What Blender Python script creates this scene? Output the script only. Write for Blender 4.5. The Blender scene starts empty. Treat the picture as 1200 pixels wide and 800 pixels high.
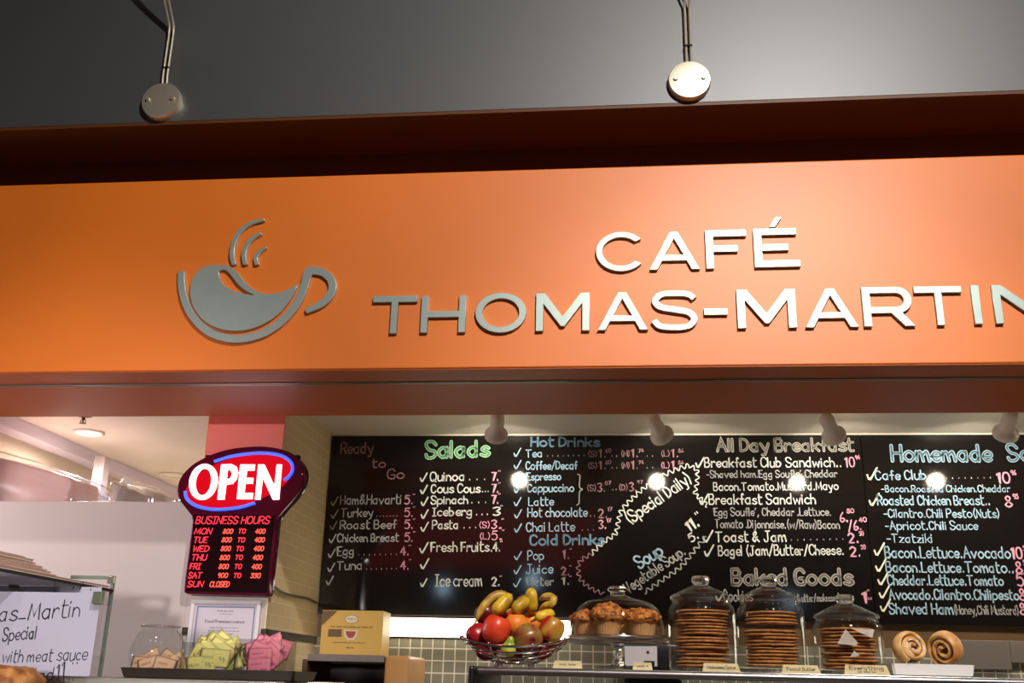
import bpy, bmesh, math, random
from mathutils import Vector, Matrix, noise

random.seed(7)
S = bpy.context.scene
COL = S.collection

# ------------------------------------------------------------------ camera
F = 1205.0                                   # focal length in pixels of the 1200 x 800 frame
YAW, PITCH, ROLL = (math.radians(a) for a in (6.576, 18.392, 1.392))
EYE = Vector((0.0, 0.0, 1.40))
_f = Vector((-math.sin(YAW)*math.cos(PITCH), math.cos(YAW)*math.cos(PITCH), math.sin(PITCH)))
_r = Vector((math.cos(YAW), math.sin(YAW), 0)); _u = _r.cross(_f)
CR = _r*math.cos(ROLL) + _u*math.sin(ROLL)
CU = -_r*math.sin(ROLL) + _u*math.cos(ROLL)
cam = bpy.data.cameras.new('camera'); cam.sensor_width = 36; cam.lens = F/1200*36
cam.clip_start = 0.05; cam.clip_end = 60
camo = bpy.data.objects.new('camera', cam); COL.objects.link(camo)
m = Matrix.Identity(4)
for i in range(3):
    m[i][0], m[i][1], m[i][2], m[i][3] = CR[i], CU[i], -_f[i], EYE[i]
camo.matrix_world = m
S.camera = camo

def at(px, py, Y=None, X=None, Z=None):
    """the point of the plane Y=, X= or Z= that lies on the line of sight of a photo pixel"""
    d = CR*(px-600) - CU*(py-400) + _f*F
    if Y is not None: t = (Y-EYE.y)/d.y
    elif X is not None: t = (X-EYE.x)/d.x
    else: t = (Z-EYE.z)/d.z
    return EYE + d*t

# ------------------------------------------------------------------ light and exposure
S.view_settings.view_transform = 'Standard'
S.view_settings.look = 'None'
S.view_settings.gamma = 1.0
S.view_settings.use_curve_mapping = False
S.view_settings.exposure = 0.0
w = bpy.data.worlds.new('world'); S.world = w; w.use_nodes = True
w.node_tree.nodes['Background'].inputs[0].default_value = (0.9, 0.86, 0.84, 1)
w.node_tree.nodes['Background'].inputs[1].default_value = 0.045

def lamp(kind, name, loc, energy, color=(1, 1, 1), target=None, size=0.05, angle=90, blend=0.6, parent=None, spread=180):
    l = bpy.data.lights.new(name, kind); l.energy = energy; l.color = color
    if kind == 'AREA': l.shape = 'DISK'; l.size = size; l.spread = math.radians(spread)
    else: l.shadow_soft_size = size
    if kind == 'SPOT': l.spot_size = math.radians(angle); l.spot_blend = blend
    o = bpy.data.objects.new(name, l); COL.objects.link(o); o.location = loc
    if target is not None:
        o.rotation_euler = (Vector(target)-Vector(loc)).to_track_quat('-Z', 'Y').to_euler()
    if parent is not None:
        o.parent = parent; o.matrix_parent_inverse = Matrix.Translation(-parent.location)
    return o

WARM = (1.0, 0.80, 0.55)
LAMP_KEY = (540, (1.0, 0.95, 0.90))          # the hall spotlight that lights the sign from the upper right
LAMP_MENU = (12, (1.0, 0.93, 0.82))           # the four ceiling spots at the menu
LAMP_KITCHEN = (20, (1.0, 0.90, 0.86))
TUBE = (7.0, (1.0, 0.93, 0.74))
# hall key light, unseen hall ceiling lamps, and fills added for single areas
lamp('SPOT', 'hall_key_or_fill_spot', (1.0, -0.3, 4.5), LAMP_KEY[0], LAMP_KEY[1], (-.2, 3.1, 2.75), size=0.06, angle=100, blend=0.9)
lamp('SPOT', 'hall_key_or_fill_spot', (0.9, 0.0, 4.6), 230, (1.0, 0.92, 0.82), (.35, 3.0, 1.45), size=0.08, angle=42, blend=0.6)  # unseen fill added to brighten the goods on the display case
lamp('AREA', 'partition_fill_light', (-3.35, 3.22, 2.12), 13, (1.0, 0.91, 0.89), (-2.0, 3.55, 1.75), size=0.35)  # unseen light added under the beam to brighten partition and bags
lamp('SPOT', 'hall_key_or_fill_spot', (-1.2, 0.9, 4.6), 70, (1.0, 0.94, 0.90), (-1.5, 2.9, 1.42), size=0.08, angle=30, blend=0.8)  # unseen fill added to brighten the left counter
for x in (-2.7, -0.9, 0.9, 2.7):
    for y in (-4.2, -2.2, -0.6):
        lamp('AREA', 'hall_ceiling_light', (x, y, 4.85), 11, (1.0, 0.92, 0.86), (x, y, 0), size=0.6, spread=112)
lamp('SPOT', 'pier_fill_spot', (-1.0, -5.5, 2.1), 1500, (1.0, 0.90, 0.88), (-1.85, 3.84, 1.80), size=0.25, angle=13.5, blend=0.9)  # unseen spot added to brighten pier, partition and paper signs
# cool lit windows of the shop across the hall (they show in the gloss of the menu boards)
for x, z, e in ((-2.617, 2.663, 1.3), (-1.33, 2.80, 1.6), (2.217, 2.557, 1.0)):
    lamp('AREA', 'shop_window_light', (x, -5.9, z), e, (0.50, 0.78, 1.0), (x, 0, z-.6), size=0.17)

# ------------------------------------------------------------------ materials
def lin(c): return c/12.92 if c <= .04045 else ((c+.055)/1.055)**2.4
def rgb(r, g, b): return (lin(r/255), lin(g/255), lin(b/255), 1)

def new_mat(name):
    m = bpy.data.materials.new(name); m.use_nodes = True
    nt = m.node_tree
    return m, nt, nt.nodes['Principled BSDF']

def mat(name, col, rough=0.5, metal=0.0, spec=0.5, emit=None, estr=0.0, trans=0.0, ior=1.45, coat_ior=1.5,
        bump=0.0, bscale=200.0, var=0.0, vscale=8.0, coat=0.0, coat_rough=.5):
    m, nt, b = new_mat(name)
    b.inputs['Coat Roughness'].default_value = coat_rough; b.inputs['Coat IOR'].default_value = coat_ior
    b.inputs['Base Color'].default_value = col
    b.inputs['Roughness'].default_value = rough
    b.inputs['Metallic'].default_value = metal
    b.inputs['Specular IOR Level'].default_value = spec
    b.inputs['IOR'].default_value = ior
    b.inputs['Transmission Weight'].default_value = trans
    b.inputs['Coat Weight'].default_value = coat
    if emit: b.inputs['Emission Color'].default_value = emit; b.inputs['Emission Strength'].default_value = estr
    N, L = nt.nodes, nt.links
    tc = N.new('ShaderNodeTexCoord')
    if var:
        n = N.new('ShaderNodeTexNoise'); n.inputs['Scale'].default_value = vscale; n.inputs['Detail'].default_value = 4
        L.new(tc.outputs['Object'], n.inputs['Vector'])
        r = N.new('ShaderNodeValToRGB')
        r.color_ramp.elements[0].position = .3; r.color_ramp.elements[1].position = .7
        r.color_ramp.elements[0].color = tuple(c*(1-var) for c in col[:3])+(1,)
        r.color_ramp.elements[1].color = tuple(min(1, c*(1+var)) for c in col[:3])+(1,)
        L.new(n.outputs['Fac'], r.inputs['Fac']); L.new(r.outputs['Color'], b.inputs['Base Color'])
    if bump:
        n = N.new('ShaderNodeTexNoise'); n.inputs['Scale'].default_value = bscale; n.inputs['Detail'].default_value = 3
        L.new(tc.outputs['Object'], n.inputs['Vector'])
        bp = N.new('ShaderNodeBump'); bp.inputs['Strength'].default_value = bump; bp.inputs['Distance'].default_value = 0.002
        L.new(n.outputs['Fac'], bp.inputs['Height']); L.new(bp.outputs['Normal'], b.inputs['Normal'])
    return m

def two_tone(name, c1, c2, lo=.4, hi=.6, scale=9, rough=.4, detail=3, axis=None, bump=0.0, bscale=150, coat=0.0):
    """patchy colour of a natural thing; axis=(sx,sy,sz) stretches the pattern"""
    m, nt, b = new_mat(name); N, L = nt.nodes, nt.links
    tc = N.new('ShaderNodeTexCoord'); mp = N.new('ShaderNodeMapping')
    if axis: mp.inputs['Scale'].default_value = axis
    oi = N.new('ShaderNodeObjectInfo'); L.new(oi.outputs['Random'], mp.inputs['Location'])
    L.new(tc.outputs['Object'], mp.inputs['Vector'])
    n = N.new('ShaderNodeTexNoise'); n.inputs['Scale'].default_value = scale; n.inputs['Detail'].default_value = detail
    L.new(mp.outputs['Vector'], n.inputs['Vector'])
    r = N.new('ShaderNodeValToRGB')
    r.color_ramp.elements[0].position = lo; r.color_ramp.elements[1].position = hi
    r.color_ramp.elements[0].color = c1; r.color_ramp.elements[1].color = c2
    L.new(n.outputs['Fac'], r.inputs['Fac']); L.new(r.outputs['Color'], b.inputs['Base Color'])
    b.inputs['Roughness'].default_value = rough; b.inputs['Coat Weight'].default_value = coat
    if bump:
        n2 = N.new('ShaderNodeTexNoise'); n2.inputs['Scale'].default_value = bscale
        L.new(tc.outputs['Object'], n2.inputs['Vector'])
        bp = N.new('ShaderNodeBump'); bp.inputs['Strength'].default_value = bump; bp.inputs['Distance'].default_value = .003
        L.new(n2.outputs['Fac'], bp.inputs['Height']); L.new(bp.outputs['Normal'], b.inputs['Normal'])
    return m

def thin_glass(name, tint=(.96, .97, .96, 1), ior=1.35, rough=.02, add=0.0):
    """the wall of a blown glass: lets light straight through and reflects by Fresnel"""
    m, nt, b = new_mat(name); N, L = nt.nodes, nt.links
    N.remove(b); out = N['Material Output']
    tr = N.new('ShaderNodeBsdfTransparent'); tr.inputs[0].default_value = tint
    gl = N.new('ShaderNodeBsdfGlossy'); gl.inputs['Roughness'].default_value = rough
    lw = N.new('ShaderNodeLayerWeight'); lw.inputs['Blend'].default_value = .5
    pw = N.new('ShaderNodeMath'); pw.operation = 'POWER'; pw.inputs[1].default_value = 4.5
    ad = N.new('ShaderNodeMath'); ad.operation = 'MULTIPLY_ADD'; ad.inputs[1].default_value = .8; ad.inputs[2].default_value = ((ior-1)/(ior+1))**2+add; ad.use_clamp = True
    mx = N.new('ShaderNodeMixShader')
    L.new(lw.outputs['Facing'], pw.inputs[0]); L.new(pw.outputs[0], ad.inputs[0]); L.new(ad.outputs[0], mx.inputs['Fac'])
    L.new(tr.outputs[0], mx.inputs[1]); L.new(gl.outputs[0], mx.inputs[2]); L.new(mx.outputs[0], out.inputs['Surface'])
    return m

def tile_mat(name, tile, grout, tw, th, offset, plane, rough=.2, mort=.03, var=.06, bump=.4):
    m, nt, b = new_mat(name); N, L = nt.nodes, nt.links
    tc = N.new('ShaderNodeTexCoord'); sp = N.new('ShaderNodeSeparateXYZ'); cb = N.new('ShaderNodeCombineXYZ')
    L.new(tc.outputs['Object'], sp.inputs[0])
    L.new(sp.outputs['X' if plane == 'XZ' else 'Y'], cb.inputs['X']); L.new(sp.outputs['Z'], cb.inputs['Y'])
    br = N.new('ShaderNodeTexBrick'); L.new(cb.outputs[0], br.inputs['Vector'])
    br.offset = offset; br.squash = 1
    br.inputs['Scale'].default_value = 1.0
    br.inputs['Brick Width'].default_value = tw; br.inputs['Row Height'].default_value = th
    br.inputs['Mortar Size'].default_value = mort*th; br.inputs['Mortar Smooth'].default_value = .2
    br.inputs['Color1'].default_value = tile
    br.inputs['Color2'].default_value = tuple(c*(1-var*3) for c in tile[:3])+(1,)
    br.inputs['Mortar'].default_value = grout
    L.new(br.outputs['Color'], b.inputs['Base Color'])
    b.inputs['Roughness'].default_value = rough
    bp = N.new('ShaderNodeBump'); bp.inputs['Strength'].default_value = bump; bp.inputs['Distance'].default_value = .002; bp.invert = True
    L.new(br.outputs['Fac'], bp.inputs['Height']); L.new(bp.outputs['Normal'], b.inputs['Normal'])
    return m

M = {}
M['orange'] = mat('orange_satin_paint', rgb(240, 122, 10), rough=.55, spec=.5, coat=.9, coat_rough=.50, coat_ior=1.6, var=.03, vscale=3, bump=.03, bscale=400)
M['grey_wall'] = mat('grey_wall_paint', rgb(64, 66, 66), rough=.5, spec=.9, coat=1.0, coat_rough=.48, coat_ior=1.75, var=.04, vscale=2, bump=.05, bscale=300)
M['brushed'] = mat('brushed_sign_metal', rgb(190, 206, 198), rough=.42, metal=.6, var=.03, vscale=30, bump=.03, bscale=500)
M['nickel'] = mat('satin_nickel', rgb(214, 204, 182), rough=.38, metal=.75, bump=.02, bscale=300)
M['chrome'] = mat('polished_chrome', rgb(240, 240, 238), rough=.14, metal=1.0)
M['steel'] = mat('stainless_steel', rgb(190, 188, 184), rough=.3, metal=1.0, var=.05, vscale=12)
M['dull_steel'] = mat('dull_grey_steel', rgb(140, 134, 126), rough=.4, metal=.3)
M['cream'] = mat('cream_ceiling_paint', rgb(224, 213, 194), rough=.6, var=.03, vscale=3)
M['white_wall'] = mat('white_partition_paint', rgb(198, 186, 184), rough=.45, var=.025, vscale=2)
M['kitchen_wall'] = mat('beige_kitchen_wall', rgb(206, 192, 164), rough=.6, var=.04, vscale=2)
M['salmon'] = mat('salmon_paint', rgb(244, 128, 118), rough=.4, var=.03, vscale=3)
M['tile_side'] = tile_mat('cream_brick_tile', rgb(240, 214, 162), rgb(250, 232, 192), .15, .0465, .5, 'YZ', rough=.25, mort=.045, var=.015)
M['tile_back'] = tile_mat('grey_mosaic_tile', rgb(150, 146, 126), rgb(228, 222, 204), .0485, .0495, 0, 'XZ', rough=.2, mort=.06)
M['strip_wall'] = mat('brown_wall_strip', rgb(112, 86, 56), rough=.5, var=.05, vscale=6)
M['dark_trim'] = mat('dark_slate_trim', rgb(70, 62, 54), rough=.25, var=.25, vscale=60)
M['floor'] = mat('brown_floor_tile', rgb(62, 53, 47), rough=.4, var=.1, vscale=3)
M['board'] = mat('glossy_blackboard', (.010, .008, .007, 1), rough=.07, spec=.45)
M['board_edge'] = mat('black_board_edge', (.01, .01, .01, 1), rough=.3)
M['ck_white'] = mat('white_chalk_marker', rgb(218, 220, 210), rough=.8, var=.12, vscale=90)
M['ck_dim'] = mat('faint_white_chalk', rgb(172, 172, 168), rough=.85, var=.25, vscale=90)
M['ck_cyan'] = mat('pale_blue_chalk_marker', rgb(164, 196, 212), rough=.8, var=.12, vscale=90)
M['ck_teal'] = mat('teal_chalk', rgb(104, 142, 164), rough=.85, var=.2, vscale=90)
M['ck_green'] = mat('pale_green_chalk', rgb(168, 214, 172), rough=.8, var=.12, vscale=90)
M['ck_greend'] = mat('soft_green_chalk_fill', rgb(96, 148, 104), rough=.85, var=.25, vscale=60)
M['ck_grey'] = mat('grey_chalk', rgb(190, 184, 172), rough=.85, var=.15, vscale=90)
M['ck_greyd'] = mat('soft_grey_chalk_fill', rgb(104, 98, 88), rough=.85, var=.25, vscale=60)
M['ck_cyand'] = mat('soft_blue_chalk_fill', rgb(74, 98, 104), rough=.85, var=.25, vscale=60)
M['ck_pink'] = mat('pink_chalk_marker', rgb(236, 164, 186), rough=.8, var=.12, vscale=90)
M['ck_rose'] = mat('faint_rose_chalk', rgb(158, 116, 122), rough=.85, var=.2, vscale=90)
M['ck_pinkd'] = mat('dull_pink_chalk', rgb(206, 140, 158), rough=.85, var=.2, vscale=90)
M['ck_cream'] = mat('cream_chalk_marker', rgb(244, 236, 204), rough=.8, var=.1, vscale=90)
M['glass'] = thin_glass('clear_glass', add=.03)
M['lidglass'] = thin_glass('thick_clear_glass', tint=(.92, .92, .91, 1), ior=1.5, rough=.06, add=.11)
M['plateglass'] = thin_glass('cloudy_pressed_glass', tint=(.86, .86, .86, 1), ior=1.5, rough=.22, add=.20)
M['solidglass'] = mat('solid_clear_glass', (1, 1, 1, 1), rough=.01, trans=1.0, ior=1.45)
M['acrylic'] = thin_glass('clear_acrylic', tint=(.93, .93, .93, 1), ior=1.35, add=.03)
M['frosted'] = mat('frosted_bulb_glass', rgb(236, 232, 222), rough=.4)
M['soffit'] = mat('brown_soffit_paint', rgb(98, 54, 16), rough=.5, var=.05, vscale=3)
M['green_edge'] = mat('green_glass_edge', rgb(120, 138, 122), rough=.15, spec=.6)

# ------------------------------------------------------------------ mesh helpers
def obj(name, bm, material, parent=None, smooth=False, kind=None, loc=None):
    me = bpy.data.meshes.new(name)
    bmesh.ops.recalc_face_normals(bm, faces=bm.faces)
    bm.to_mesh(me); bm.free()
    return link(name, me, material, parent, smooth, kind, loc)

def link(name, me, material, parent=None, smooth=False, kind=None, loc=None):
    for mm in (material if isinstance(material, (list, tuple)) else [material]):
        me.materials.append(mm)
    if smooth:
        me.polygons.foreach_set('use_smooth', [True]*len(me.polygons))
        if smooth != 'all':
            me.set_sharp_from_angle(angle=math.radians(40))
    o = bpy.data.objects.new(name, me); COL.objects.link(o)
    if parent is not None: o.parent = parent
    if kind: o['kind'] = kind
    if loc is not None: o.location = loc
    return o

def tag(o, label, cat, group=None):
    o['label'] = label; o['category'] = cat
    if group: o['group'] = group
    return o

def thing(name, label, cat, loc=(0, 0, 0), rz=0.0, group=None, rot=None):
    o = bpy.data.objects.new(name, None); COL.objects.link(o)
    o.empty_display_size = .05
    o.location = loc; o.rotation_euler = rot if rot else (0, 0, rz)
    return tag(o, label, cat, group)

def dup(root, loc, label, rot=None, group=None):
    r = root.copy(); COL.objects.link(r); r.location = loc
    if rot is not None: r.rotation_euler = rot
    r['label'] = label
    if group: r['group'] = group
    for ch in list(root.children):
        c = ch.copy(); COL.objects.link(c); c.parent = r
        for g in list(ch.children):
            d = g.copy(); COL.objects.link(d); d.parent = c
    return r

def B(): return bmesh.new()

def box(bm, x0, x1, y0, y1, z0, z1, bevel=0.0, seg=2, mx=None):
    g = bmesh.ops.create_cube(bm, size=1)
    vs = g['verts']
    for v in vs:
        v.co = Vector(((x0+x1)/2 + v.co.x*(x1-x0), (y0+y1)/2 + v.co.y*(y1-y0), (z0+z1)/2 + v.co.z*(z1-z0)))
    if bevel:
        es = list({e for v in vs for e in v.link_edges})
        r = bmesh.ops.bevel(bm, geom=es, offset=bevel, segments=seg, affect='EDGES', profile=.5)
        vs = list({v for f in r['faces'] for v in f.verts} | {v for v in vs if v.is_valid})
    if mx is not None:
        bmesh.ops.transform(bm, matrix=mx, verts=vs)
    return bm

def lathe(bm, prof, seg=48, c=(0, 0, 0), rfun=None, ax=None):
    """surface of revolution about z; prof is (r, z); rfun(r, a, z) can shape the radius"""
    rings = []; c = Vector(c)
    vs_all = []
    for r, z in prof:
        if r <= 1e-6:
            v = bm.verts.new(c+Vector((0, 0, z))); rings.append([v]); vs_all.append(v); continue
        ring = []
        for i in range(seg):
            a = 2*math.pi*i/seg
            rr = rfun(r, a, z) if rfun else r
            v = bm.verts.new(c+Vector((rr*math.cos(a), rr*math.sin(a), z))); ring.append(v); vs_all.append(v)
        rings.append(ring)
    for A, C in zip(rings, rings[1:]):
        for i in range(seg):
            j = (i+1) % seg
            if len(A) == 1 and len(C) == 1: continue
            if len(A) == 1: bm.faces.new((A[0], C[i], C[j]))
            elif len(C) == 1: bm.faces.new((A[i], A[j], C[0]))
            else: bm.faces.new((A[i], A[j], C[j], C[i]))
    if ax is not None: bmesh.ops.transform(bm, matrix=ax, verts=vs_all)
    return bm

def smooth_pts(pts, n=6, closed=False):
    P = [Vector(p) for p in pts]; out = []
    k = len(P)
    if k < 3: return P
    rng = range(k if closed else k-1)
    for i in rng:
        p1, p2 = P[i], P[(i+1) % k]
        p0 = P[(i-1) % k] if closed or i > 0 else p1*2-p2
        p3 = P[(i+2) % k] if closed or i+2 < k else p2*2-p1
        for s in range(n):
            t = s/n
            out.append(.5*((2*p1) + (p2-p0)*t + (2*p0-5*p1+4*p2-p3)*t*t + (3*p1-p0-3*p2+p3)*t**3))
    if not closed: out.append(P[-1])
    return out

def tube(bm, pts, r, seg=10, closed=False, squash=None):
    P = [Vector(p) for p in pts]; k = len(P)
    R = r if isinstance(r, (list, tuple)) else [r]*k
    rings = []; up = None
    for i in range(k):
        a = P[(i-1) % k] if closed or i > 0 else P[i]
        b = P[(i+1) % k] if closed or i < k-1 else P[i]
        t = (b-a).normalized()
        if up is None:
            up = Vector((0, 0, 1)) if abs(t.z) < .9 else Vector((1, 0, 0))
        n = (up - t*up.dot(t)).normalized(); up = n
        bi = t.cross(n)
        ring = []
        for s in range(seg):
            an = 2*math.pi*s/seg
            ring.append(bm.verts.new(P[i] + n*(R[i]*math.cos(an)) + bi*(R[i]*math.sin(an)*(squash or 1))))
        rings.append(ring)
    for i in range(k if closed else k-1):
        A, C = rings[i], rings[(i+1) % k]
        for s in range(seg):
            bm.faces.new((A[s], A[(s+1) % seg], C[(s+1) % seg], C[s]))
    if not closed:
        bm.faces.new(list(reversed(rings[0]))); bm.faces.new(rings[-1])
    return bm

def plate(name, loops, y, depth, material, parent=None, bevel=0.0, off=Vector((0, 0, 0)), label=None):
    """flat cut-out in the X-Z plane from closed loops of (X, Z), holes allowed, its front at y, thickness depth"""
    cu = bpy.data.curves.new(name, 'CURVE'); cu.dimensions = '2D'; cu.fill_mode = 'BOTH'
    cu.extrude = max(depth/2-bevel, .0001); cu.bevel_depth = bevel; cu.bevel_resolution = 1
    if bevel: cu.offset = -bevel
    for lp in loops:
        sp = cu.splines.new('POLY'); sp.points.add(len(lp)-1); sp.use_cyclic_u = True
        for q, p in zip(sp.points, lp): q.co = (p[0], p[1], 0, 1)
    tmp = bpy.data.objects.new('tmp', cu); COL.objects.link(tmp)
    dg = bpy.context.evaluated_depsgraph_get(); dg.update()
    me = bpy.data.meshes.new_from_object(tmp.evaluated_get(dg))
    bpy.data.objects.remove(tmp); bpy.data.curves.remove(cu)
    mx = Matrix(((1, 0, 0, -off.x), (0, 0, -1, y+depth/2-off.y), (0, 1, 0, -off.z), (0, 0, 0, 1)))
    me.transform(mx); me.materials.clear()
    me.name = name
    o = link(name, me, material, parent)
    if label: o['label'] = label
    return o

def pix(pts, Y, crop=(0, 0, 1)):
    """crop pixels -> (X, Z) pairs in the plane Y"""
    out = []
    for x, y in pts:
        p = at(crop[0]+x/crop[2], crop[1]+y/crop[2], Y=Y); out.append((p.x, p.z))
    return out

def stroke_outline(pts, w0, w1=None, n=6, cap=True):
    """closed outline of a thick smooth stroke in crop pixels; width runs from w0 to w1 (or a list)"""
    P = smooth_pts([(x, y, 0) for x, y in pts], n)
    k = len(P); L, R = [], []
    for i in range(k):
        t = (P[min(i+1, k-1)]-P[max(i-1, 0)]).normalized(); nn = Vector((-t.y, t.x, 0))
        if isinstance(w0, (list, tuple)):
            s = i/(k-1)*(len(w0)-1); j = min(int(s), len(w0)-2); wd = w0[j]+(w0[j+1]-w0[j])*(s-j)
        else: wd = w0 + ((w1 if w1 is not None else w0)-w0)*i/(k-1)
        L.append(P[i]+nn*wd/2); R.append(P[i]-nn*wd/2)
    return [(p.x, p.y) for p in L] + [(p.x, p.y) for p in reversed(R)]

# ------------------------------------------------------------------ hand lettering: a single-stroke alphabet
# digits are x, y (hex) of the stroke points: baseline 3, x-height 9, capitals d; '-' = straight strokes
GL = {
 'a': (6, '58 39 18 06 14 33 55|-59 53'), 'b': (6, '-0d 03|07 29 48 56 44 23 04'), 'c': (5, '58 39 18 06 14 33 54'),
 'd': (6, '58 39 18 06 14 33 55|-5d 53'), 'e': (5, '06 56 58 39 18 06 14 33 54'), 'f': (4, '4c 3d 2c 28 23|-08 48'),
 'g': (6, '58 39 18 06 14 34 55|59 52 40 20 01'), 'h': (5, '-0d 03|07 29 48 56 53'), 'i': (1, '-09 03|-0b 0c'),
 'j': (3, '29 23 10 00|-2b 2c'), 'k': (5, '-0d 03|-59 05|-26 53'), 'l': (1, '-0d 03'), 'm': (8, '-09 03|07 29 38 43|47 69 78 83'),
 'n': (5, '-09 03|07 29 48 56 53'), 'o': (6, '39 18 06 14 33 54 66 58 39'), 'p': (6, '-09 00|08 39 58 66 54 33 04'),
 'q': (6, '58 39 18 06 14 33 55|-59 50'), 'r': (4, '-09 03|06 18 39 48'), 's': (5, '58 39 18 17 36 55 54 33 04'),
 't': (4, '1d 15 23 43|-0a 4a'), 'u': (5, '09 05 13 33 55|-59 53'), 'v': (6, '-09 33 69'), 'w': (8, '-09 23 48 63 89'),
 'x': (5, '-09 53|-03 59'), 'y': (6, '-09 34|-69 30 10'), 'z': (5, '-09 59 03 53'),
 'A': (7, '-03 3d 73|-17 67'), 'B': (6, '-0d 03|-0d 4d 5b 48 08|-48 66 54 43 03'), 'C': (6, '6b 4d 1c 08 14 43 65'),
 'D': (6, '-0d 03|0d 4c 68 44 03'), 'E': (5, '-5d 0d 03 53|-08 48'), 'F': (5, '-5d 0d 03|-08 48'),
 'G': (6, '6b 4d 1c 08 14 43 64 67|-37 67'), 'H': (6, '-0d 03|-6d 63|-08 68'), 'I': (4, '-2d 23|-0d 4d|-03 43'),
 'J': (6, '-2d 6d|4d 45 33 13 05'), 'K': (6, '-0d 03|-6d 07|-28 63'), 'L': (5, '-0d 03 53'), 'M': (8, '-03 1d 45 7d 83'),
 'N': (6, '-03 0d 63 6d'), 'O': (7, '3d 1c 08 14 33 64 78 6c 3d'), 'P': (6, '-0d 03|0d 4d 6a 48 07'),
 'Q': (7, '3d 1c 08 14 33 64 78 6c 3d|-45 72'), 'R': (6, '-0d 03|0d 4d 6a 48 07|-38 63'), 'S': (6, '6b 4d 1d 0b 28 57 65 43 13 05'),
 'T': (7, '-0d 7d|-3d 33'), 'U': (6, '0d 05 33 65 6d'), 'V': (6, '-0d 33 6d'), 'W': (8, '-0d 23 4b 63 8d'), 'X': (6, '-0d 63|-03 6d'),
 'Y': (6, '-0d 38 6d|-38 33'), 'Z': (6, '-0d 6d 03 63'),
 '0': (6, '3d 1c 08 14 33 54 68 5c 3d'), '1': (3, '-0b 2d 23'), '2': (5, '0b 2d 5b 48 03|-03 53'), '3': (5, '0c 3d 5b 28|28 56 44 23 04'),
 '4': (6, '-4d 06 66|-4d 43'), '5': (5, '-5d 1d 09|09 3a 57 44 23 04'), '6': (5, '4d 19 05 23 55 37 06'), '7': (6, '-0d 6d 23'),
 '8': (6, '38 1b 3d 5b 38 05 33 65 38'), '9': (5, '5a 28 0a 2d 5b 58 33'),
 '.': (2, '-13 14'), ',': (2, '-14 01'), '-': (4, '-07 47'), '_': (5, '-04 54'), '(': (3, '3e 18 32'), ')': (3, '0e 28 02'), '/': (5, '-02 5e'),
 '&': (7, '73 1a 3d 4b 06 23 46 58'), "'": (2, '-1d 0b'), '"': (3, '-0d 0b|-2d 2b'), '}': (4, '0e 2c 29 48 27 24 02'), ':': (1, '-04 05|-08 09'),
 '~': (6, '-07 23 6f'), '$': (6, '6b 4d 1d 0b 28 57 65 43 13 05|-3e 32'), '!': (1, '-0d 06|-03 04'), '*': (4, '-0b 4b|-2d 29'),
}
GP = {}
def glyph(ch):
    if ch not in GP:
        wd, s = GL[ch]; st = []
        for part in s.split('|'):
            part = part.strip(); straight = part.startswith('-'); part = part.lstrip('-')
            pts = [(int(t[0], 16), int(t[1], 16)-3) for t in part.split()]
            if not straight and len(pts) > 2:
                cl = pts[0] == pts[-1]
                pts = [(p.x, p.y) for p in smooth_pts([(a, b, 0) for a, b in (pts[:-1] if cl else pts)], 4, cl)]
                if cl: pts.append(pts[0])
            st.append(pts)
        GP[ch] = (wd, st)
    return GP[ch]

def ribbon(bm, pts, w, mapf, lift):
    """flat pen stroke through plane points with round ends"""
    P = [Vector((p[0], p[1])) for p in pts]
    Q = [P[0]]
    for p in P[1:]:
        if (p-Q[-1]).length > 1e-5: Q.append(p)
    if len(Q) < 2: Q.append(Q[0]+Vector((w*.2, 0)))
    k = len(Q); closed = (Q[0]-Q[-1]).length < 1e-5
    L, R = [], []
    for i in range(k):
        a = Q[i-1] if i > 0 else (Q[-2] if closed else Q[i]); b = Q[i+1] if i < k-1 else (Q[1] if closed else Q[i])
        t = b-a
        t = t.normalized() if t.length > 1e-9 else Vector((1, 0))
        n = Vector((-t.y, t.x))*(w/2)
        # keep the width in sharp bends
        if 0 < i < k-1:
            t1 = (Q[i]-Q[i-1]).normalized(); c = max(.45, abs(t1.dot(t))); n = n/c
        L.append(Q[i]+n); R.append(Q[i]-n)
    vL = [bm.verts.new(mapf(p, lift)) for p in L]; vR = [bm.verts.new(mapf(p, lift)) for p in R]
    for i in range(k-1):
        bm.faces.new((vR[i], vR[i+1], vL[i+1], vL[i]))
    if not closed:
        for e, s in ((0, -1), (k-1, 1)):
            j = 1 if e == 0 else k-2
            t = (Q[e]-Q[j]).normalized(); n = Vector((-t.y, t.x))
            arc = [Q[e] + (n*math.cos(a)+t*math.sin(a))*(w/2) for a in (math.pi*.25, math.pi*.5, math.pi*.75)]
            va = [bm.verts.new(mapf(p, lift)) for p in arc]
            if e == 0: bm.faces.new([vR[0]]+va+[vL[0]])
            else: bm.faces.new([vL[-1]]+va+[vR[-1]])

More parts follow.
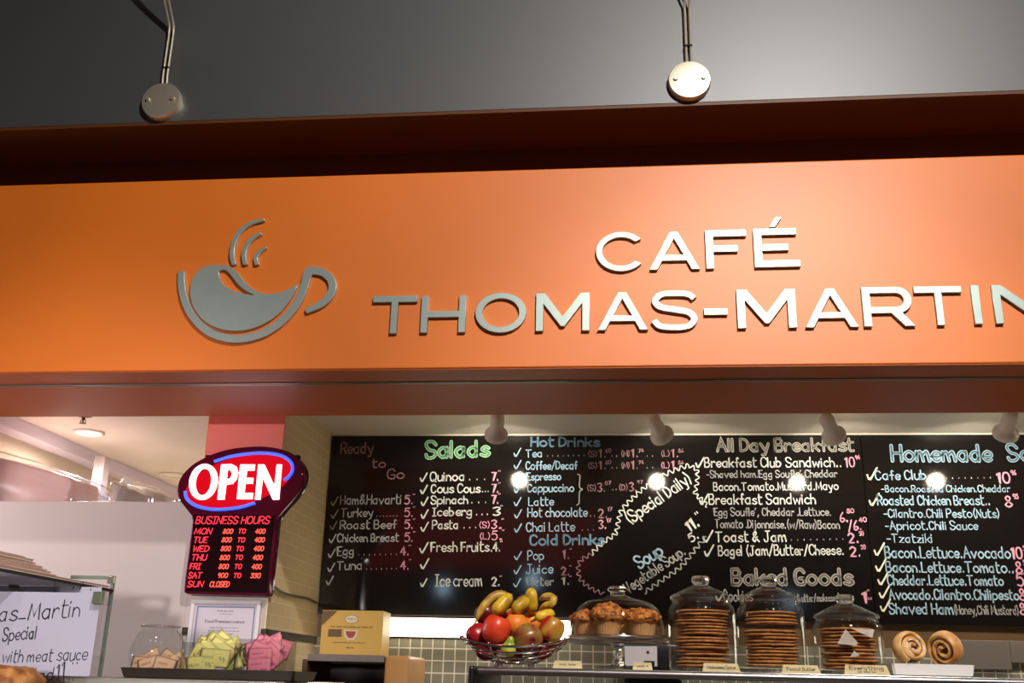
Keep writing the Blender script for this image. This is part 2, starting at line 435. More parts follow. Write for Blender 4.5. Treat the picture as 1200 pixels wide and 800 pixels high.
def write(bm, text, p0, p1, h, w, mapf, lift=.0006, slant=0.0, jitter=.012):
    """text along the plane points p0 -> p1 with capital height h and pen width w"""
    p0, p1 = Vector(p0), Vector(p1)
    GAP, SPACE = 1.9, 3.4
    tot = 0
    for ch in text: tot += SPACE if ch == ' ' else glyph(ch)[0]+GAP
    tot -= GAP
    d = p1-p0; ln = d.length; u = d.normalized(); v = Vector((-u.y, u.x))
    sx = ln/max(tot, .1); sy = h/10.0; x = 0.0
    rnd = random.Random(sum(map(ord, text))*7+len(text))
    for ch in text:
        if ch == ' ': x += SPACE; continue
        wd, st = glyph(ch)
        dy = rnd.uniform(-1, 1)*jitter*10; kk = 1+rnd.uniform(-1, 1)*jitter*4
        for pts in st:
            q = [p0 + u*((x+a*kk+b*slant)*sx) + v*((b*kk+dy)*sy) for a, b in pts]
            ribbon(bm, q, w*rnd.uniform(.9, 1.12), mapf, lift)
        x += wd+GAP

# ------------------------------------------------------------------ the setting
ZB, ZF, ZG, ZC = 2.351, 3.05, 3.244, 2.463       # beam bottom, fascia top, grey bulkhead bottom, kitchen ceiling
YF, YB, YBW, YP = 3.10, 3.69, 4.50, 3.838        # fascia front, beam back, menu wall, pier front
XW, XP = -1.337, -1.652                          # tiled side wall, pier's other side
ZT = 1.443                                       # right counter top

def struct(name, x0, x1, y0, y1, z0, z1, material, bevel=0.0, parent=None):
    b = B(); box(b, x0, x1, y0, y1, z0, z1, bevel)
    o = obj(name, b, material, parent)
    if parent is None: o['kind'] = 'structure'
    return o

struct('floor', -4.2, 4.2, -6.0, 7.0, -.1, 0, M['floor'])
struct('wall_bulkhead', -4.2, 4.2, 3.05, 3.75, ZG+.012, 5.0, M['grey_wall'])
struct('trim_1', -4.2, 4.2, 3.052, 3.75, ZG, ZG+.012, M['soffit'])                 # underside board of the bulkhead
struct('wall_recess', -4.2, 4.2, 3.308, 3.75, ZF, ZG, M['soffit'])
fas = struct('wall_fascia', -4.2, 4.2, YF, YB, ZB, ZF, M['orange'], .004)
struct('trim_8', -4.2, 4.2, YF+.004, YB-.004, ZB-.004, ZB, mat('shade_toned_soffit_orange', rgb(176, 82, 18), rough=.5, spec=.4))  # added plate: fascia orange with the underside's shade put into its colour
b = B(); box(b, -4.2, 4.2, 3.236, 3.246, ZB-.0075, ZB-.0042, .001); box(b, -4.2, 4.2, 3.252, 3.262, ZB-.0075, ZB-.0042, .001)
o = obj('trim_2', b, mat('aluminium_track', rgb(150, 140, 128), rough=.35, metal=.8)); o['kind'] = 'structure'
struct('ceiling', -4.2, 4.2, YB-.02, 6.6, ZC, ZC+.1, M['cream'])
struct('wall_back', XW, 4.2, YBW, YBW+.12, 0, ZC, M['strip_wall'])
b = B(); box(b, XW, 4.2, YBW-.012, YBW, .95, 1.572)
o = obj('wall_back_tiles', b, M['tile_back']); o['kind'] = 'structure'
struct('wall_pier', XP, XW-.006, YP, 6.6, 0, ZC, M['white_wall'])
b = B(); box(b, XW-.006, XW, YP, YBW, .9, ZC)
o = obj('wall_side_tiles', b, M['tile_side']); o['kind'] = 'structure'
struct('trim_3', XP+.002, XW, YP-.006, YP, 1.86, ZC, M['salmon'])                  # painted panel on the pier's upper front
# slate band round the foot of the pier and along the tiled wall
b = B(); box(b, XP-.004, -1.628, YP-.008, YP, 1.545, 1.572, .001); box(b, -1.352, XW+.006, YP-.008, YP, 1.545, 1.572, .001); box(b, XW, XW+.006, YP, YBW-.012, 1.545, 1.572, .001)
o = obj('trim_4', b, M['dark_trim']); o['kind'] = 'structure'
struct('wall_partition', -4.2, XP, YP, 5.1, 0, 2.043, M['white_wall'], .004)
struct('wall_left', -3.0, -2.76, 5.1, 6.6, 0, ZC, M['kitchen_wall'])
struct('wall_left_upper', -3.0, -2.76, YP, 5.1, 2.043, ZC, M['kitchen_wall'])
struct('wall_kitchen_end', -4.2, XP, 6.6, 6.7, 0, ZC, M['kitchen_wall'])
struct('trim_5', -2.76, -2.665, YB, 6.6, 2.405, ZC, mat('lilac_white_paint', rgb(214, 206, 216), rough=.5, var=.03, vscale=3), .003)
b = B()
box(b, XW, 4.2, YBW-.018, YBW-.0005, ZC-.008, ZC, .002)
o = obj('trim_6', b, M['cream']); o['kind'] = 'structure'
# hall: side walls and the shop front opposite, only ever seen in reflections
struct('wall_right', 4.1, 4.2, -6.0, 6.6, 0, 5.0, M['grey_wall'])
hallm = mat('dark_hall_wall', rgb(66, 58, 56), rough=.5, var=.2, vscale=1.2)
struct('wall_front', -4.2, 4.2, -6.1, -6.0, 0, 5.0, hallm)
struct('trim_7', -4.1, -.45, -6.0, -5.94, 2.95, 4.45, mat('red_sheen_panel', rgb(150, 10, 16), rough=.5, emit=(1, .02, .03, 1), estr=.55))   # added unseen glowing panel that puts red sheen in the menu boards
struct('ceiling_hall', -4.2, 4.2, -6.0, 3.75, 5.0, 5.1, mat('dark_hall_ceiling', rgb(60, 58, 58), rough=.7))

# ------------------------------------------------------------------ the sign: cup and letters
LD = .013                                        # letter thickness
YL = YF-LD                                       # letter fronts
def letter(name, loops, label, extra=()):
    """a cut-out metal letter fixed to the fascia, from loops in photo pixels"""
    pts = [pix(l, YL) for l in loops]
    cx = sum(p[0] for p in pts[0])/len(pts[0]); cz = min(p[1] for p in pts[0])
    off = Vector((cx, YF, cz))
    o = plate(name, pts, YL, LD, M['brushed'], None, .0012, off); o.location = off
    tag(o, label, 'sign letter', 'raised metal letters of the cafe sign')
    for nm, lp in extra:
        plate(nm, [pix(lp, YL)], YL, LD, M['brushed'], o, .0012, off)
    return o

def frame_for(xl, xr, yt, yb):
    """affine map of the unit letter box onto the sign: letters stand upright in the plane of the fascia"""
    a = at((xl+xr)/2, yb, Y=YL); t = at((xl+xr)/2, yt, Y=YL)
    l = at(xl, (yt+yb)/2, Y=YL); r = at(xr, (yt+yb)/2, Y=YL)
    return l.x, r.x, a.z, t.z

def L_unit(ch):
    """outline loops of an extended sans capital in a unit box; ST = stem, BR = bar thickness"""
    ST, BR = .155, .17
    def ell(cx, cy, rx, ry, a0=0, a1=360, n=40):
        return [(cx+rx*math.cos(math.radians(a0+(a1-a0)*i/n)), cy+ry*math.sin(math.radians(a0+(a1-a0)*i/n))) for i in range(n+(0 if abs(a1-a0) == 360 else 1))]
    if ch == 'T': return [[(0, 1), (0, 1-BR), (.5-ST/2, 1-BR), (.5-ST/2, 0), (.5+ST/2, 0), (.5+ST/2, 1-BR), (1, 1-BR), (1, 1)]]
    if ch == 'H': return [[(0, 0), (0, 1), (ST, 1), (ST, .58), (1-ST, .58), (1-ST, 1), (1, 1), (1, 0), (1-ST, 0), (1-ST, .58-BR), (ST, .58-BR), (ST, 0)]]
    if ch == 'O': return [ell(.5, .5, .5, .52), ell(.5, .5, .36, .37)]
    if ch == 'M': return [[(0, 0), (0, 1), (.17, 1), (.5, .38), (.83, 1), (1, 1), (1, 0), (.86, 0), (.86, .72), (.535, .12), (.465, .12), (.14, .72), (.14, 0)]]
    if ch == 'A': return [[(0, 0), (.42, 1), (.58, 1), (1, 0), (.84, 0), (.745, .23), (.255, .23), (.16, 0)], [(.31, .38), (.69, .38), (.5, .82)]]
    if ch == '-': return [[(0, 0), (0, 1), (1, 1), (1, 0)]]
    if ch == 'I': return [[(0, 0), (0, 1), (1, 1), (1, 0)]]
    if ch == 'F': return [[(0, 0), (0, 1), (1, 1), (1, 1-BR), (.19, 1-BR), (.19, .6), (.78, .6), (.78, .6-BR), (.19, .6-BR), (.19, 0)]]
    if ch == 'E': return [[(0, 0), (0, 1), (.95, 1), (.95, 1-BR), (.18, 1-BR), (.18, .595), (.76, .595), (.76, .595-BR), (.18, .595-BR), (.18, BR), (1, BR), (1, 0)]]
    if ch == 'N': return [[(0, 0), (0, 1), (.17, 1), (.85, .27), (.85, 1), (1, 1), (1, 0), (.84, 0), (.15, .74), (.15, 0)]]
    if ch == 'R':
        o = [(0, 0), (0, 1), (.68, 1)] + ell(.68, .665, .29, .335, 88, -72, 14) + [(1, 0), (.8, 0), (.55, .33), (.16, .33), (.16, 0)]
        return [o, [(.16, .49), (.16, .84), (.66, .84)] + ell(.66, .665, .155, .175, 86, -86, 10) + [(.66, .49)]]
    if ch == 'C':
        return [ell(.54, .5, .54, .52, 38, 322, 40) + ell(.54, .5, .40, .375, 318, 42, 40)]
    if ch == 'S':
        c = [(.93, .80), (.80, .915), (.52, .945), (.22, .92), (.09, .75), (.20, .59), (.5, .52), (.80, .44), (.915, .26), (.78, .085), (.48, .05), (.18, .09), (.05, .24)]
        return [stroke_outline(c, [.14, .15, .15, .15, .15, .16, .16, .16, .15, .15, .15, .15, .14], n=5)]

def sign_letter(ch, xl, xr, yt, yb, label, name=None, accent=None):
    x0, x1, z0, z1 = frame_for(xl, xr, yt, yb)
    loops = [[(x0+(x1-x0)*u, z0+(z1-z0)*v) for u, v in l] for l in L_unit(ch)]
    off = Vector(((x0+x1)/2, YF, z0))
    o = plate(name or 'sign_letter', loops, YL, LD, M['brushed'], None, .001, off); o.location = off
    tag(o, label, 'sign letter', 'raised metal letters of the cafe sign')
    if accent: plate('acute_accent', [pix(accent, YL)], YL, LD, M['brushed'], o, .001, off)
    return o

sign_letter('C', 698.3, 753.3, 272.3, 316.7, 'metal letter C at the start of the short upper word CAFÉ')
sign_letter('A', 760.7, 819.5, 271.3, 315.3, 'metal letter A of the short upper word CAFÉ')
sign_letter('F', 827, 875.3, 269.2, 314, 'metal letter F of the short upper word CAFÉ')
sign_letter('E', 883.5, 937, 267.3, 312.5, 'metal letter É with its acute accent ending the upper word', accent=[(901.5, 267-1.2), (908.3, 254), (916, 254), (908.5, 266-.6)])
sign_letter('T', 436, 487.7, 346.3, 390.3, 'metal letter T that begins the long lower row, beside the cup')
sign_letter('H', 493.3, 545.7, 346, 389.2, 'metal letter H, second character of the long lower row on the orange sign')
sign_letter('O', 557, 616.7, 343.6, 388.6, 'round metal letter O of the long lower row on the orange sign')
sign_letter('M', 628, 691, 343, 387.3, 'metal letter M right after the round O in the long lower row')
sign_letter('A', 700, 759, 342, 386.3, 'metal letter A just before the S in the long lower row')
sign_letter('S', 763.3, 818, 341, 385.5, 'curved metal letter S just before the hyphen in the long lower row')
sign_letter('-', 825, 852.7, 361, 368.6, 'short metal hyphen in the long lower row of the sign', name='sign_hyphen')
sign_letter('M', 863.8, 933, 338.5, 384, 'metal letter M right after the hyphen in the long lower row')
sign_letter('A', 942.7, 1005, 337.6, 383, 'metal letter A between M and R, after the hyphen in the lower row')
sign_letter('R', 1011, 1071, 335.8, 382, 'metal letter R of the long lower row on the orange sign')
sign_letter('T', 1072.7, 1129, 335, 380.7, 'metal letter T right after the R in the long lower row')
sign_letter('I', 1140, 1149.4, 333.7, 379.3, 'slim metal letter I of the long lower row on the orange sign')
sign_letter('N', 1164.5, 1228, 333, 378.5, 'last metal letter N of the long lower row, cut by the picture edge')

CL = (180, 230, 4.2125)                          # logo crop
coff = Vector((at(295, 400, Y=YL).x, YF, at(295, 400, Y=YL).z))
logo = thing('cup_emblem', 'raised metal coffee cup emblem with steam at the left of the orange sign', 'emblem', coff)
def cpart(nm, loops): plate(nm, [pix(l, YL, CL) for l in loops], YL, LD, M['brushed'], logo, .0012, coff)
wall_c = [(136, 368), (136, 430), (148, 500), (178, 570), (225, 630), (290, 677), (370, 700), (450, 699), (530, 678), (605, 636), (668, 578), (715, 510), (742, 445), (765, 372), (815, 368), (862, 393), (883, 440), (866, 492), (822, 532), (750, 566)]
wl = stroke_outline(wall_c, [32, 35, 36, 38, 39, 39, 39, 38, 38, 38, 38, 37, 38, 44, 38, 40, 40, 37, 34, 24], n=6)
cpart('cup_wall', [wl])
blob = [(p.x, p.y) for p in smooth_pts([(x, y, 0) for x, y in [(318, 336), (262, 342), (214, 372), (184, 425), (181, 490), (204, 560), (252, 616), (320, 652), (400, 663), (480, 653), (556, 622), (618, 577), (668, 518), (700, 462)]], 6)]
blob += [(711, 436), (703, 434)] + [(p.x, p.y) for p in smooth_pts([(x, y, 0) for x, y in [(690, 442), (645, 466), (590, 479), (535, 476), (492, 458), (452, 424), (414, 376), (372, 345), (326, 336)]], 6)]
leaf = [(p.x, p.y) for p in smooth_pts([(x, y, 0) for x, y in [(322, 366), (350, 362), (378, 384), (412, 430), (452, 464), (497, 487)]], 6)] + [(p.x, p.y) for p in smooth_pts([(x, y, 0) for x, y in [(480, 486), (430, 476), (380, 458), (340, 428), (323, 392)]], 6)]
cpart('coffee_swirl', [blob, leaf])
for cpts, ww in (([(395, 336), (385, 285), (396, 222), (430, 166), (482, 130), (546, 113)], [22, 24, 23, 21, 18, 12]),
                 ([(451, 336), (444, 285), (462, 234), (494, 200), (531, 182)], [22, 23, 21, 18, 12]),
                 ([(508, 336), (503, 304), (520, 272), (555, 250)], [20, 22, 19, 11])):
    cpart('steam_wisp', [stroke_outline(cpts, ww, n=6)])

# ------------------------------------------------------------------ gooseneck sign lamps on the grey bulkhead
def sign_lamp(px, py, bend, label, target):
    c = at(px, py, Y=3.03); c = Vector((c.x, 3.05, c.z))
    t = thing('gooseneck_sign_lamp', label, 'wall lamp', c, 0, 'gooseneck lamps over the sign')
    rot = Matrix.Rotation(math.radians(90), 4, 'X')          # lathe axis towards the viewer
    b = B(); lathe(b, [(0, 0), (.071, 0), (.071, .022), (.068, .027), (.05, .0285), (0, .029)], 64, ax=rot)
    plate_ = obj('canopy', b, M['nickel'], t, True)
    for sx in (-1, 1):
        b = B(); lathe(b, [(0, .028), (.0075, .028), (.0075, .034), (.006, .036), (0, .036)], 16, ax=Matrix.Translation((sx*.046, 0, .002))@rot)
        obj('screw', b, M['nickel'], plate_, True)
    zb = at(*bend, Y=3.02).z - c.z
    for sx in (-.008, .008):
        p = [(sx, -.012, .062), (sx, -.018, .10), (sx, -.02, zb-.03), (sx, -.024, zb)]
        p2 = smooth_pts([(sx, -.024, zb), (sx, -.20, zb+.18), (sx, -.42, zb+.44), (sx, -.62, zb+.70), (sx, -.84, zb+.76), (sx, -.96, zb+.66)], 8)
        b = B(); tube(b, [Vector(q) for q in p]+p2[1:], .0042, 8); obj('arm_rod', b, M['nickel'], t, True)
    b = B(); box(b, -.0135, .0135, -.027, -.009, .132, .1365, .001); obj('rod_clip', b, M['board_edge'], t)
    # shade: a small bell aimed down and back at the sign
    hd = Vector((0, -.985, zb+.64)); aim = (Vector(target)-(c+hd)).normalized()
    mx = Matrix.Translation(hd) @ aim.to_track_quat('Z', 'Y').to_matrix().to_4x4()
    b = B(); lathe(b, [(0, -.03), (.03, -.028), (.035, 0), (.045, .05), (.07, .10), (.085, .13), (.082, .13), (.066, .10), (.041, .05), (.03, .01), (0, .008)], 40, ax=mx)
    obj('lamp_shade', b, M['nickel'], t, True)
    b = B(); lathe(b, [(0, .055), (.02, .06), (.032, .085), (.024, .108), (0, .115)], 24, ax=mx)
    obj('bulb', b, M['frosted'], t, True)
    return t
sign_lamp(189, 118, (203, 30), 'gooseneck lamp with round canopy above the cup emblem', (-1.45, YF, 2.72))
sign_lamp(808, 94, (805, 3), 'gooseneck lamp with round canopy above the short upper word of the sign', (.38, YF, 2.72))

# ------------------------------------------------------------------ menu boards with chalk lettering
YM = YBW-.02                                     # board fronts
def mapM(p, lift): return Vector((p[0]-MB.x, YM-lift-MB.y, p[1]-MB.z))
bx1 = at(1016.5, 608, Y=YM).x
boards = []
for nm, x0, x1, lab in (('menu_board', XW+.004, bx1-.0015, 'wide glossy black chalk menu board with Salads, Hot Drinks and All Day Breakfast'),
                        ('menu_board', bx1+.0015, 2.75, 'glossy black chalk menu board headed Homemade Sandwiches')):
    c = Vector(((x0+x1)/2, YBW, 1.668))
    b = B(); box(b, x0-c.x, x1-c.x, YM-c.y, -.0005, 0, ZC-.0085-1.668, .0012)
    o = obj(nm, b, M['board']); o.location = c
    boards.append(tag(o, lab, 'menu board', 'menu boards'))
MB = boards[0].location.copy()

def scribble(bm, p0, p1, h, w, mapf, lift=.0003, seed=1):
    """a line of print too small to read: short wavy dashes with word gaps"""
    p0, p1 = Vector(p0), Vector(p1); d = p1-p0; L_ = d.length; u = d.normalized(); v = Vector((-u.y, u.x))
    rr = random.Random(seed); x = 0
    while x < L_:
        wl = min(rr.uniform(1.6, 4.2)*h, L_-x)
        if wl > h*.4:
            n = max(4, int(wl/h*5)); ribbon(bm, [p0+u*(x+wl*i/n)+v*(h*(.5+.42*math.sin(i*2.1+rr.uniform(-.5, .5)))) for i in range(n+1)], w, mapf, lift)
        x += wl+h*.7

class Chalk:
    """collects lettering of one colour; crop gives the coordinate frame of the entries"""
    def __init__(s, board): s.bm = {}; s.board = board; s.sec = ''
    def get(s, key):
        key = (s.sec, key)
        if key not in s.bm: s.bm[key] = B()
        return s.bm[key]
    def line(s, key, crop, text, x0, y0, x1, y1, h, w=None, lift=.0006, slant=0.0, jit=.012):
        a = at(crop[0]+x0/crop[2], crop[1]+y0/crop[2], Y=YM); e = at(crop[0]+x1/crop[2], crop[1]+y1/crop[2], Y=YM)
        k = YM/F/crop[2]*1.02
        write(s.get(key), text, (a.x, a.z), (e.x, e.z), h*k*.92, (w or 6.2)*k*.82, mapM, lift, slant, jit)
    def sized(s, key, crop, tag_, t, x0, y, x1, h):
        xm = x0+(x1-x0)*.5
        s.line(key, crop, tag_, x0-8, y-3, xm-3, y-4, h*.74, 3.8); s.line(key, crop, t, xm+4, y, x1, y-1, h*1.08, 5.8)
    def free(s, key, crop, pts, w, lift=.0006, n=4):
        P = pix(pts, YM, crop)
        P = [(p.x, p.y) for p in smooth_pts([(a, b_, 0) for a, b_ in P], n)] if len(P) > 2 else P
        ribbon(s.get(key), P, w*YM/F/crop[2], mapM, lift)
    def done(s, parts):
        P = {k: (n, m_, l) for k, n, m_, l in parts}
        for (sec, key), bm in s.bm.items():
            n, m_, l = P[key]
            o = obj(n, bm, M[m_], s.board); o['label'] = l+' of the '+sec+' section'

C1, C2, C3, C4 = (370, 490, 3.6375), (590, 490, 3.6375), (810, 490, 3.6364), (1000, 490, 3.2)
K = Chalk(boards[0])
def heading(kout, kin, crop, t, x0, y0, x1, y1, h, wo=17, wi=9):
    K.line(kout, crop, t, x0, y0, x1, y1, h, wo, .0005, jit=.006)
    K.line(kin, crop, t, x0, y0, x1, y1, h, wi, .0009, jit=.006)
def check(key, crop, x, y, h=30, w=5.5): K.free(key, crop, [(x, y-h*.45), (x+h*.28, y), (x+h*.95, y-h*1.15)], w, n=3)
def price(key, crop, t, x0, y, x1, h, sup=None, w=6.5, ks=None):
    K.line(key, crop, t, x0, y, x1, y-1, h, w)
    if sup: K.line(ks or key, crop, sup, x1+3, y-h*.72, x1+3+9*len(sup), y-h*.72-1, h*.42, 4.2)

# --- ready to go / salads
K.sec = 'Ready to Go'
K.line('rose', C1, 'Ready', 107, 150, 243, 148, 50, 7); K.line('rose', C1, 'to', 242, 210, 298, 208, 40, 7); K.line('rose', C1, 'Go', 305, 258, 377, 256, 44, 7)
for t, x0, x1, y, h, p in (('Ham&Havarti', 105, 364, 367, 42, '5.'), ('Turkey', 108, 243, 421, 38, '5.'), ('Roast Beef', 104, 342, 472, 38, '5.'),
                           ('Chicken Breast', 92, 352, 527, 36, '5.'), ('Egg', 93, 163, 585, 38, '4.'), ('Tuna', 92, 197, 646, 38, '4.')):
    K.line('dim', C1, t, x0, y, x1, y-3, h, 5.6)
    px = 380 if p == '5.' else 362
    price('pinkd', C1, p, px, y-2, px+34, 38, '"')
    if x1 < 250: K.line('rose', C1, '.......' if x1 > 190 else '........', x1+14, y-2, 350, y-4, 30, 5)
for x, y in ((66, 370), (66, 425), (62, 473), (58, 529), (54, 592), (52, 652), (46, 708)): check('dim', C1, x, y)
K.sec = 'Salads'
heading('greeno', 'greenf', C1, 'Salads', 470, 168, 738, 160, 74, 19, 9)
for t, x0, x1, y, h, dots, pk, *pp in (('Quinoa', 488, 634, 267, 42, (648, 728), 'pink', '7.', 752, 778), ('Cous Cous', 492, 700, 318, 40, (708, 738), 'pink', '7.', 752, 778),
        ('Spinach', 492, 648, 365, 36, (658, 732), 'pink', '7.', 752, 778), ('Iceberg', 498, 666, 416, 38, (680, 738), 'white', '3', 757, 787),
        ('Pasta', 497, 607, 472, 38, (626, 688), 'pink', '(S)', '3.', 704, 788), ('', 0, 0, 520, 0, None, 'pink', '(L)', '5.', 706, 790), ('Fresh Fruits', 492, 738, 568, 42, None, 'white', '.4.', 746, 786),
        ('Ice cream', 510, 708, 716, 52, None, 'white', '2.', 752, 784)):
    p, px0, px1 = pp[-3:]
    if t: K.line('white', C1, t, x0, y, x1, y-2, h, 6.4)
    if dots: K.line('white', C1, '...', dots[0], y-4, dots[1], y-6, 30, 5)
    if len(pp) == 4: K.sized(pk, C1, pp[0], p, px0, y-2, px1, 36); px0 = px1
    price(pk, C1, p if px0 < px1 else '.', px0, y-2, px1+(4 if px0 == px1 else 0), 38, '"', 7)
for x, y, h in ((446, 268, 30), (447, 320, 30), (450, 371, 30), (450, 425, 30), (449, 480, 32), (444, 572, 36), (447, 640, 36), (447, 716, 28)): check('white', C1, x, y, h, 6.5)
# --- drinks
K.sec = 'Hot and Cold Drinks'
heading('tealo', 'tealo', C2, 'Hot Drinks', 118, 119, 408, 119, 42, 10, 4)
heading('tealo', 'tealo', C2, 'Cold Drinks', 114, 540, 428, 536, 44, 10, 4)
for t, x0, x1, y, h in (('Tea', 97, 164, 166, 34), ('Coffee/Decaf', 96, 314, 218, 36), ('Espresso', 100, 245, 264, 34), ('Cappuccino', 103, 300, 314, 36), ('Latte', 108, 213, 372, 36),
                        ('Hot chocolate', 104, 356, 420, 40), ('Chai Latte', 98, 302, 482, 40), ('Pop', 104, 172, 604, 40), ('Juice', 97, 210, 662, 40)):
    K.line('cyan', C2, t, x0, y, x1, y-2, h, 5.6)
K.line('dim', C2, 'Water', 98, 714, 213, 711, 34, 5)
for y in (166, 216):
    K.sized('rose', C2, '(S)', '1.', 368, y, 438, 34); K.sized('rose', C2, '(M)', '1.', 510, y-1, 574, 34); K.sized('rose' if y < 200 else 'pinkd', C2, '(L)', '1.', 680, y-1, 746, 34)
    for sx, s_ in ((436, '60'), (576, '74'), (746, '86')): K.line('rose', C2, s_, sx, y-20, sx+22, y-22, 16, 3.6)
    K.line('dim', C2, '..', 458, y-4, 488, y-4, 30, 4); K.line('dim', C2, '..', 606, y-4, 642, y-4, 30, 4)
K.line('dim', C2, '........', 182, 162, 350, 160, 30, 4)
K.sized('rose', C2, '(S)', '3.', 364, 312, 434, 36); K.sized('rose', C2, '(D)', '3.', 500, 310, 568, 36); K.line('rose', C2, '07', 434, 284, 458, 282, 16, 3.6); K.line('rose', C2, '97', 572, 280, 594, 278, 16, 3.6)
K.line('dim', C2, '..', 462, 306, 484, 305, 30, 4)
K.free('dim', C2, [(316, 238), (326, 246), (324, 292), (336, 303), (324, 314), (322, 360), (312, 370)], 4.5)
price('rose', C2, '2.', 406, 424, 442, 40, '17'); price('pinkd', C2, '3.', 408, 470, 438, 38, '17'); price('rose', C2, '1.', 252, 598, 282, 38, '"'); price('rose', C2, '2.', 248, 668, 280, 36, '"'); price('dim', C2, '1.', 250, 708, 280, 32, '"')
K.line('rose', C2, '...', 350, 418, 392, 417, 30, 4); K.line('rose', C2, '...', 330, 478, 390, 476, 30, 4)
for x, y in ((45, 162), (46, 214), (46, 264), (46, 316), (46, 372), (48, 424), (48, 484), (48, 602), (46, 662), (44, 718)): check('cyan', C2, x, y, 30, 5.2)
K.sec = 'Special Daily'
# --- the wavy frame round the daily special
def wavy(key, pts, amp, per, w):
    P = smooth_pts([(x, y, 0) for x, y in pts], 12); d = 0; out = []
    for i in range(len(P)-1):
        t = (P[i+1]-P[i]); L = t.length; t = t.normalized(); n = Vector((-t.y, t.x, 0)); q = 0
        while q < L:
            out.append(P[i]+t*q+n*(amp*math.sin((d+q)*2*math.pi/per))); q += per/7
        d += L
    K.free(key, C2, [(p.x, p.y) for p in out], w, n=1)
wavy('white', [(790, 200), (730, 220), (668, 252), (590, 305), (508, 385), (490, 440), (478, 490), (425, 528), (372, 580)], 9, 27, 4.6)
wavy('rose', [(372, 580), (330, 605), (318, 640), (330, 690), (380, 728), (428, 748)], 8, 26, 4.6)
wavy('white', [(790, 200), (824, 222), (826, 270), (818, 320), (852, 352), (872, 378)], 8, 26, 4.6)
wavy('dim', [(862, 505), (820, 555), (760, 628), (690, 680), (600, 742)], 9, 30, 4.8)
K.line('white', C2, '(Special Daily)', 540, 452, 806, 268, 54, 7.5)
K.line('white', C2, '11.', 795, 482, 836, 456, 46, 10); K.line('white', C2, '5.', 802, 528, 834, 508, 34, 7); K.line('white', C2, '"', 838, 436, 850, 428, 40, 6)
K.line('cyan', C2, 'Soup', 580, 640, 682, 578, 52, 9); K.line('dim', C2, 'Vegetable Soup.', 534, 746, 778, 578, 46, 6.5)
# --- breakfast and baked goods
K.sec = 'All Day Breakfast and Baked Goods'
heading('greyo', 'greyf', C3, 'All Day Breakfast', 112, 140, 692, 138, 56, 13, 6)
heading('greyo', 'greyf', C3, 'Baked Goods', 176, 708, 688, 708, 66, 16, 8)
K.line('white', C3, 'Breakfast Club Sandwich..', 58, 208, 640, 206, 42, 6.4); price('pink', C3, '10', 658, 207, 698, 44, '94', 6.5)
K.line('dim', C3, '-Shaved ham.Egg Soufle\'.Cheddar', 66, 253, 622, 250, 32, 5); K.line('white', C3, 'Bacon.Tomato.Mustard.Mayo', 96, 308, 627, 304, 36, 5.4)
K.line('white', C3, 'Breakfast Sandwich', 77, 366, 530, 364, 44, 6.2)
K.line('dim', C3, 'Egg Soufle\', Cheddar .Lettuce.', 99, 415, 596, 414, 34, 5); K.line('dim', C3, 'Tomato .Dijonnaise.(w/Raw)Bacon', 103, 466, 632, 470, 36, 5)
K.line('pink', C3, '6.', 637, 442, 668, 440, 40, 6.5); K.line('pink', C3, '80', 664, 404, 694, 402, 18, 4.6); K.line('pink', C3, '/6.', 672, 478, 726, 474, 40, 6.5); K.line('pink', C3, '40', 716, 442, 748, 440, 18, 4.6)
K.line('white', C3, 'Toast & Jam', 106, 526, 404, 524, 44, 6.4); K.line('dim', C3, '.........', 420, 520, 654, 516, 30, 4.5); price('pink', C3, '2.', 672, 530, 714, 42, '50', 7)
K.line('white', C3, 'Bagel (Jam/Butter/Cheese.', 117, 585, 650, 580, 42, 6); price('pink', C3, '2.', 680, 588, 722, 42, '50', 7)
K.line('dim', C3, 'Cookies', 140, 780, 262, 778, 46, 6); K.line('dim', C3, '(butter/molasses)', 452, 782, 634, 778, 30, 3.8)
price('pink', C3, '1', 734, 786, 752, 48, '"', 9); K.line('pink', C3, '"', 762, 800, 776, 799, 34, 5)
for x, y, h in ((20, 208, 36), (36, 366, 38), (52, 526, 42), (57, 586, 40), (106, 776, 40)): check('white', C3, x, y, h, 6.5)
K.done([('rose', 'faint_lettering', 'ck_rose', 'faint rose chalk'), ('dim', 'small_lettering', 'ck_dim', 'dim white chalk'), ('white', 'item_lettering', 'ck_white', 'bright white chalk'),
        ('pinkd', 'price_lettering', 'ck_pinkd', 'dull pink chalk prices'), ('pink', 'price_lettering', 'ck_pink', 'bright pink chalk prices'), ('greeno', 'heading_outline', 'ck_green', 'pale green heading outline'),
        ('greenf', 'heading_fill', 'ck_greend', 'darker green heading fill'), ('tealo', 'heading_lettering', 'ck_teal', 'teal headings'), ('cyan', 'drink_lettering', 'ck_cyan', 'pale blue names'),
        ('greyo', 'heading_outline', 'ck_grey', 'grey heading outlines'), ('greyf', 'heading_fill', 'ck_greyd', 'dark grey heading fill')])
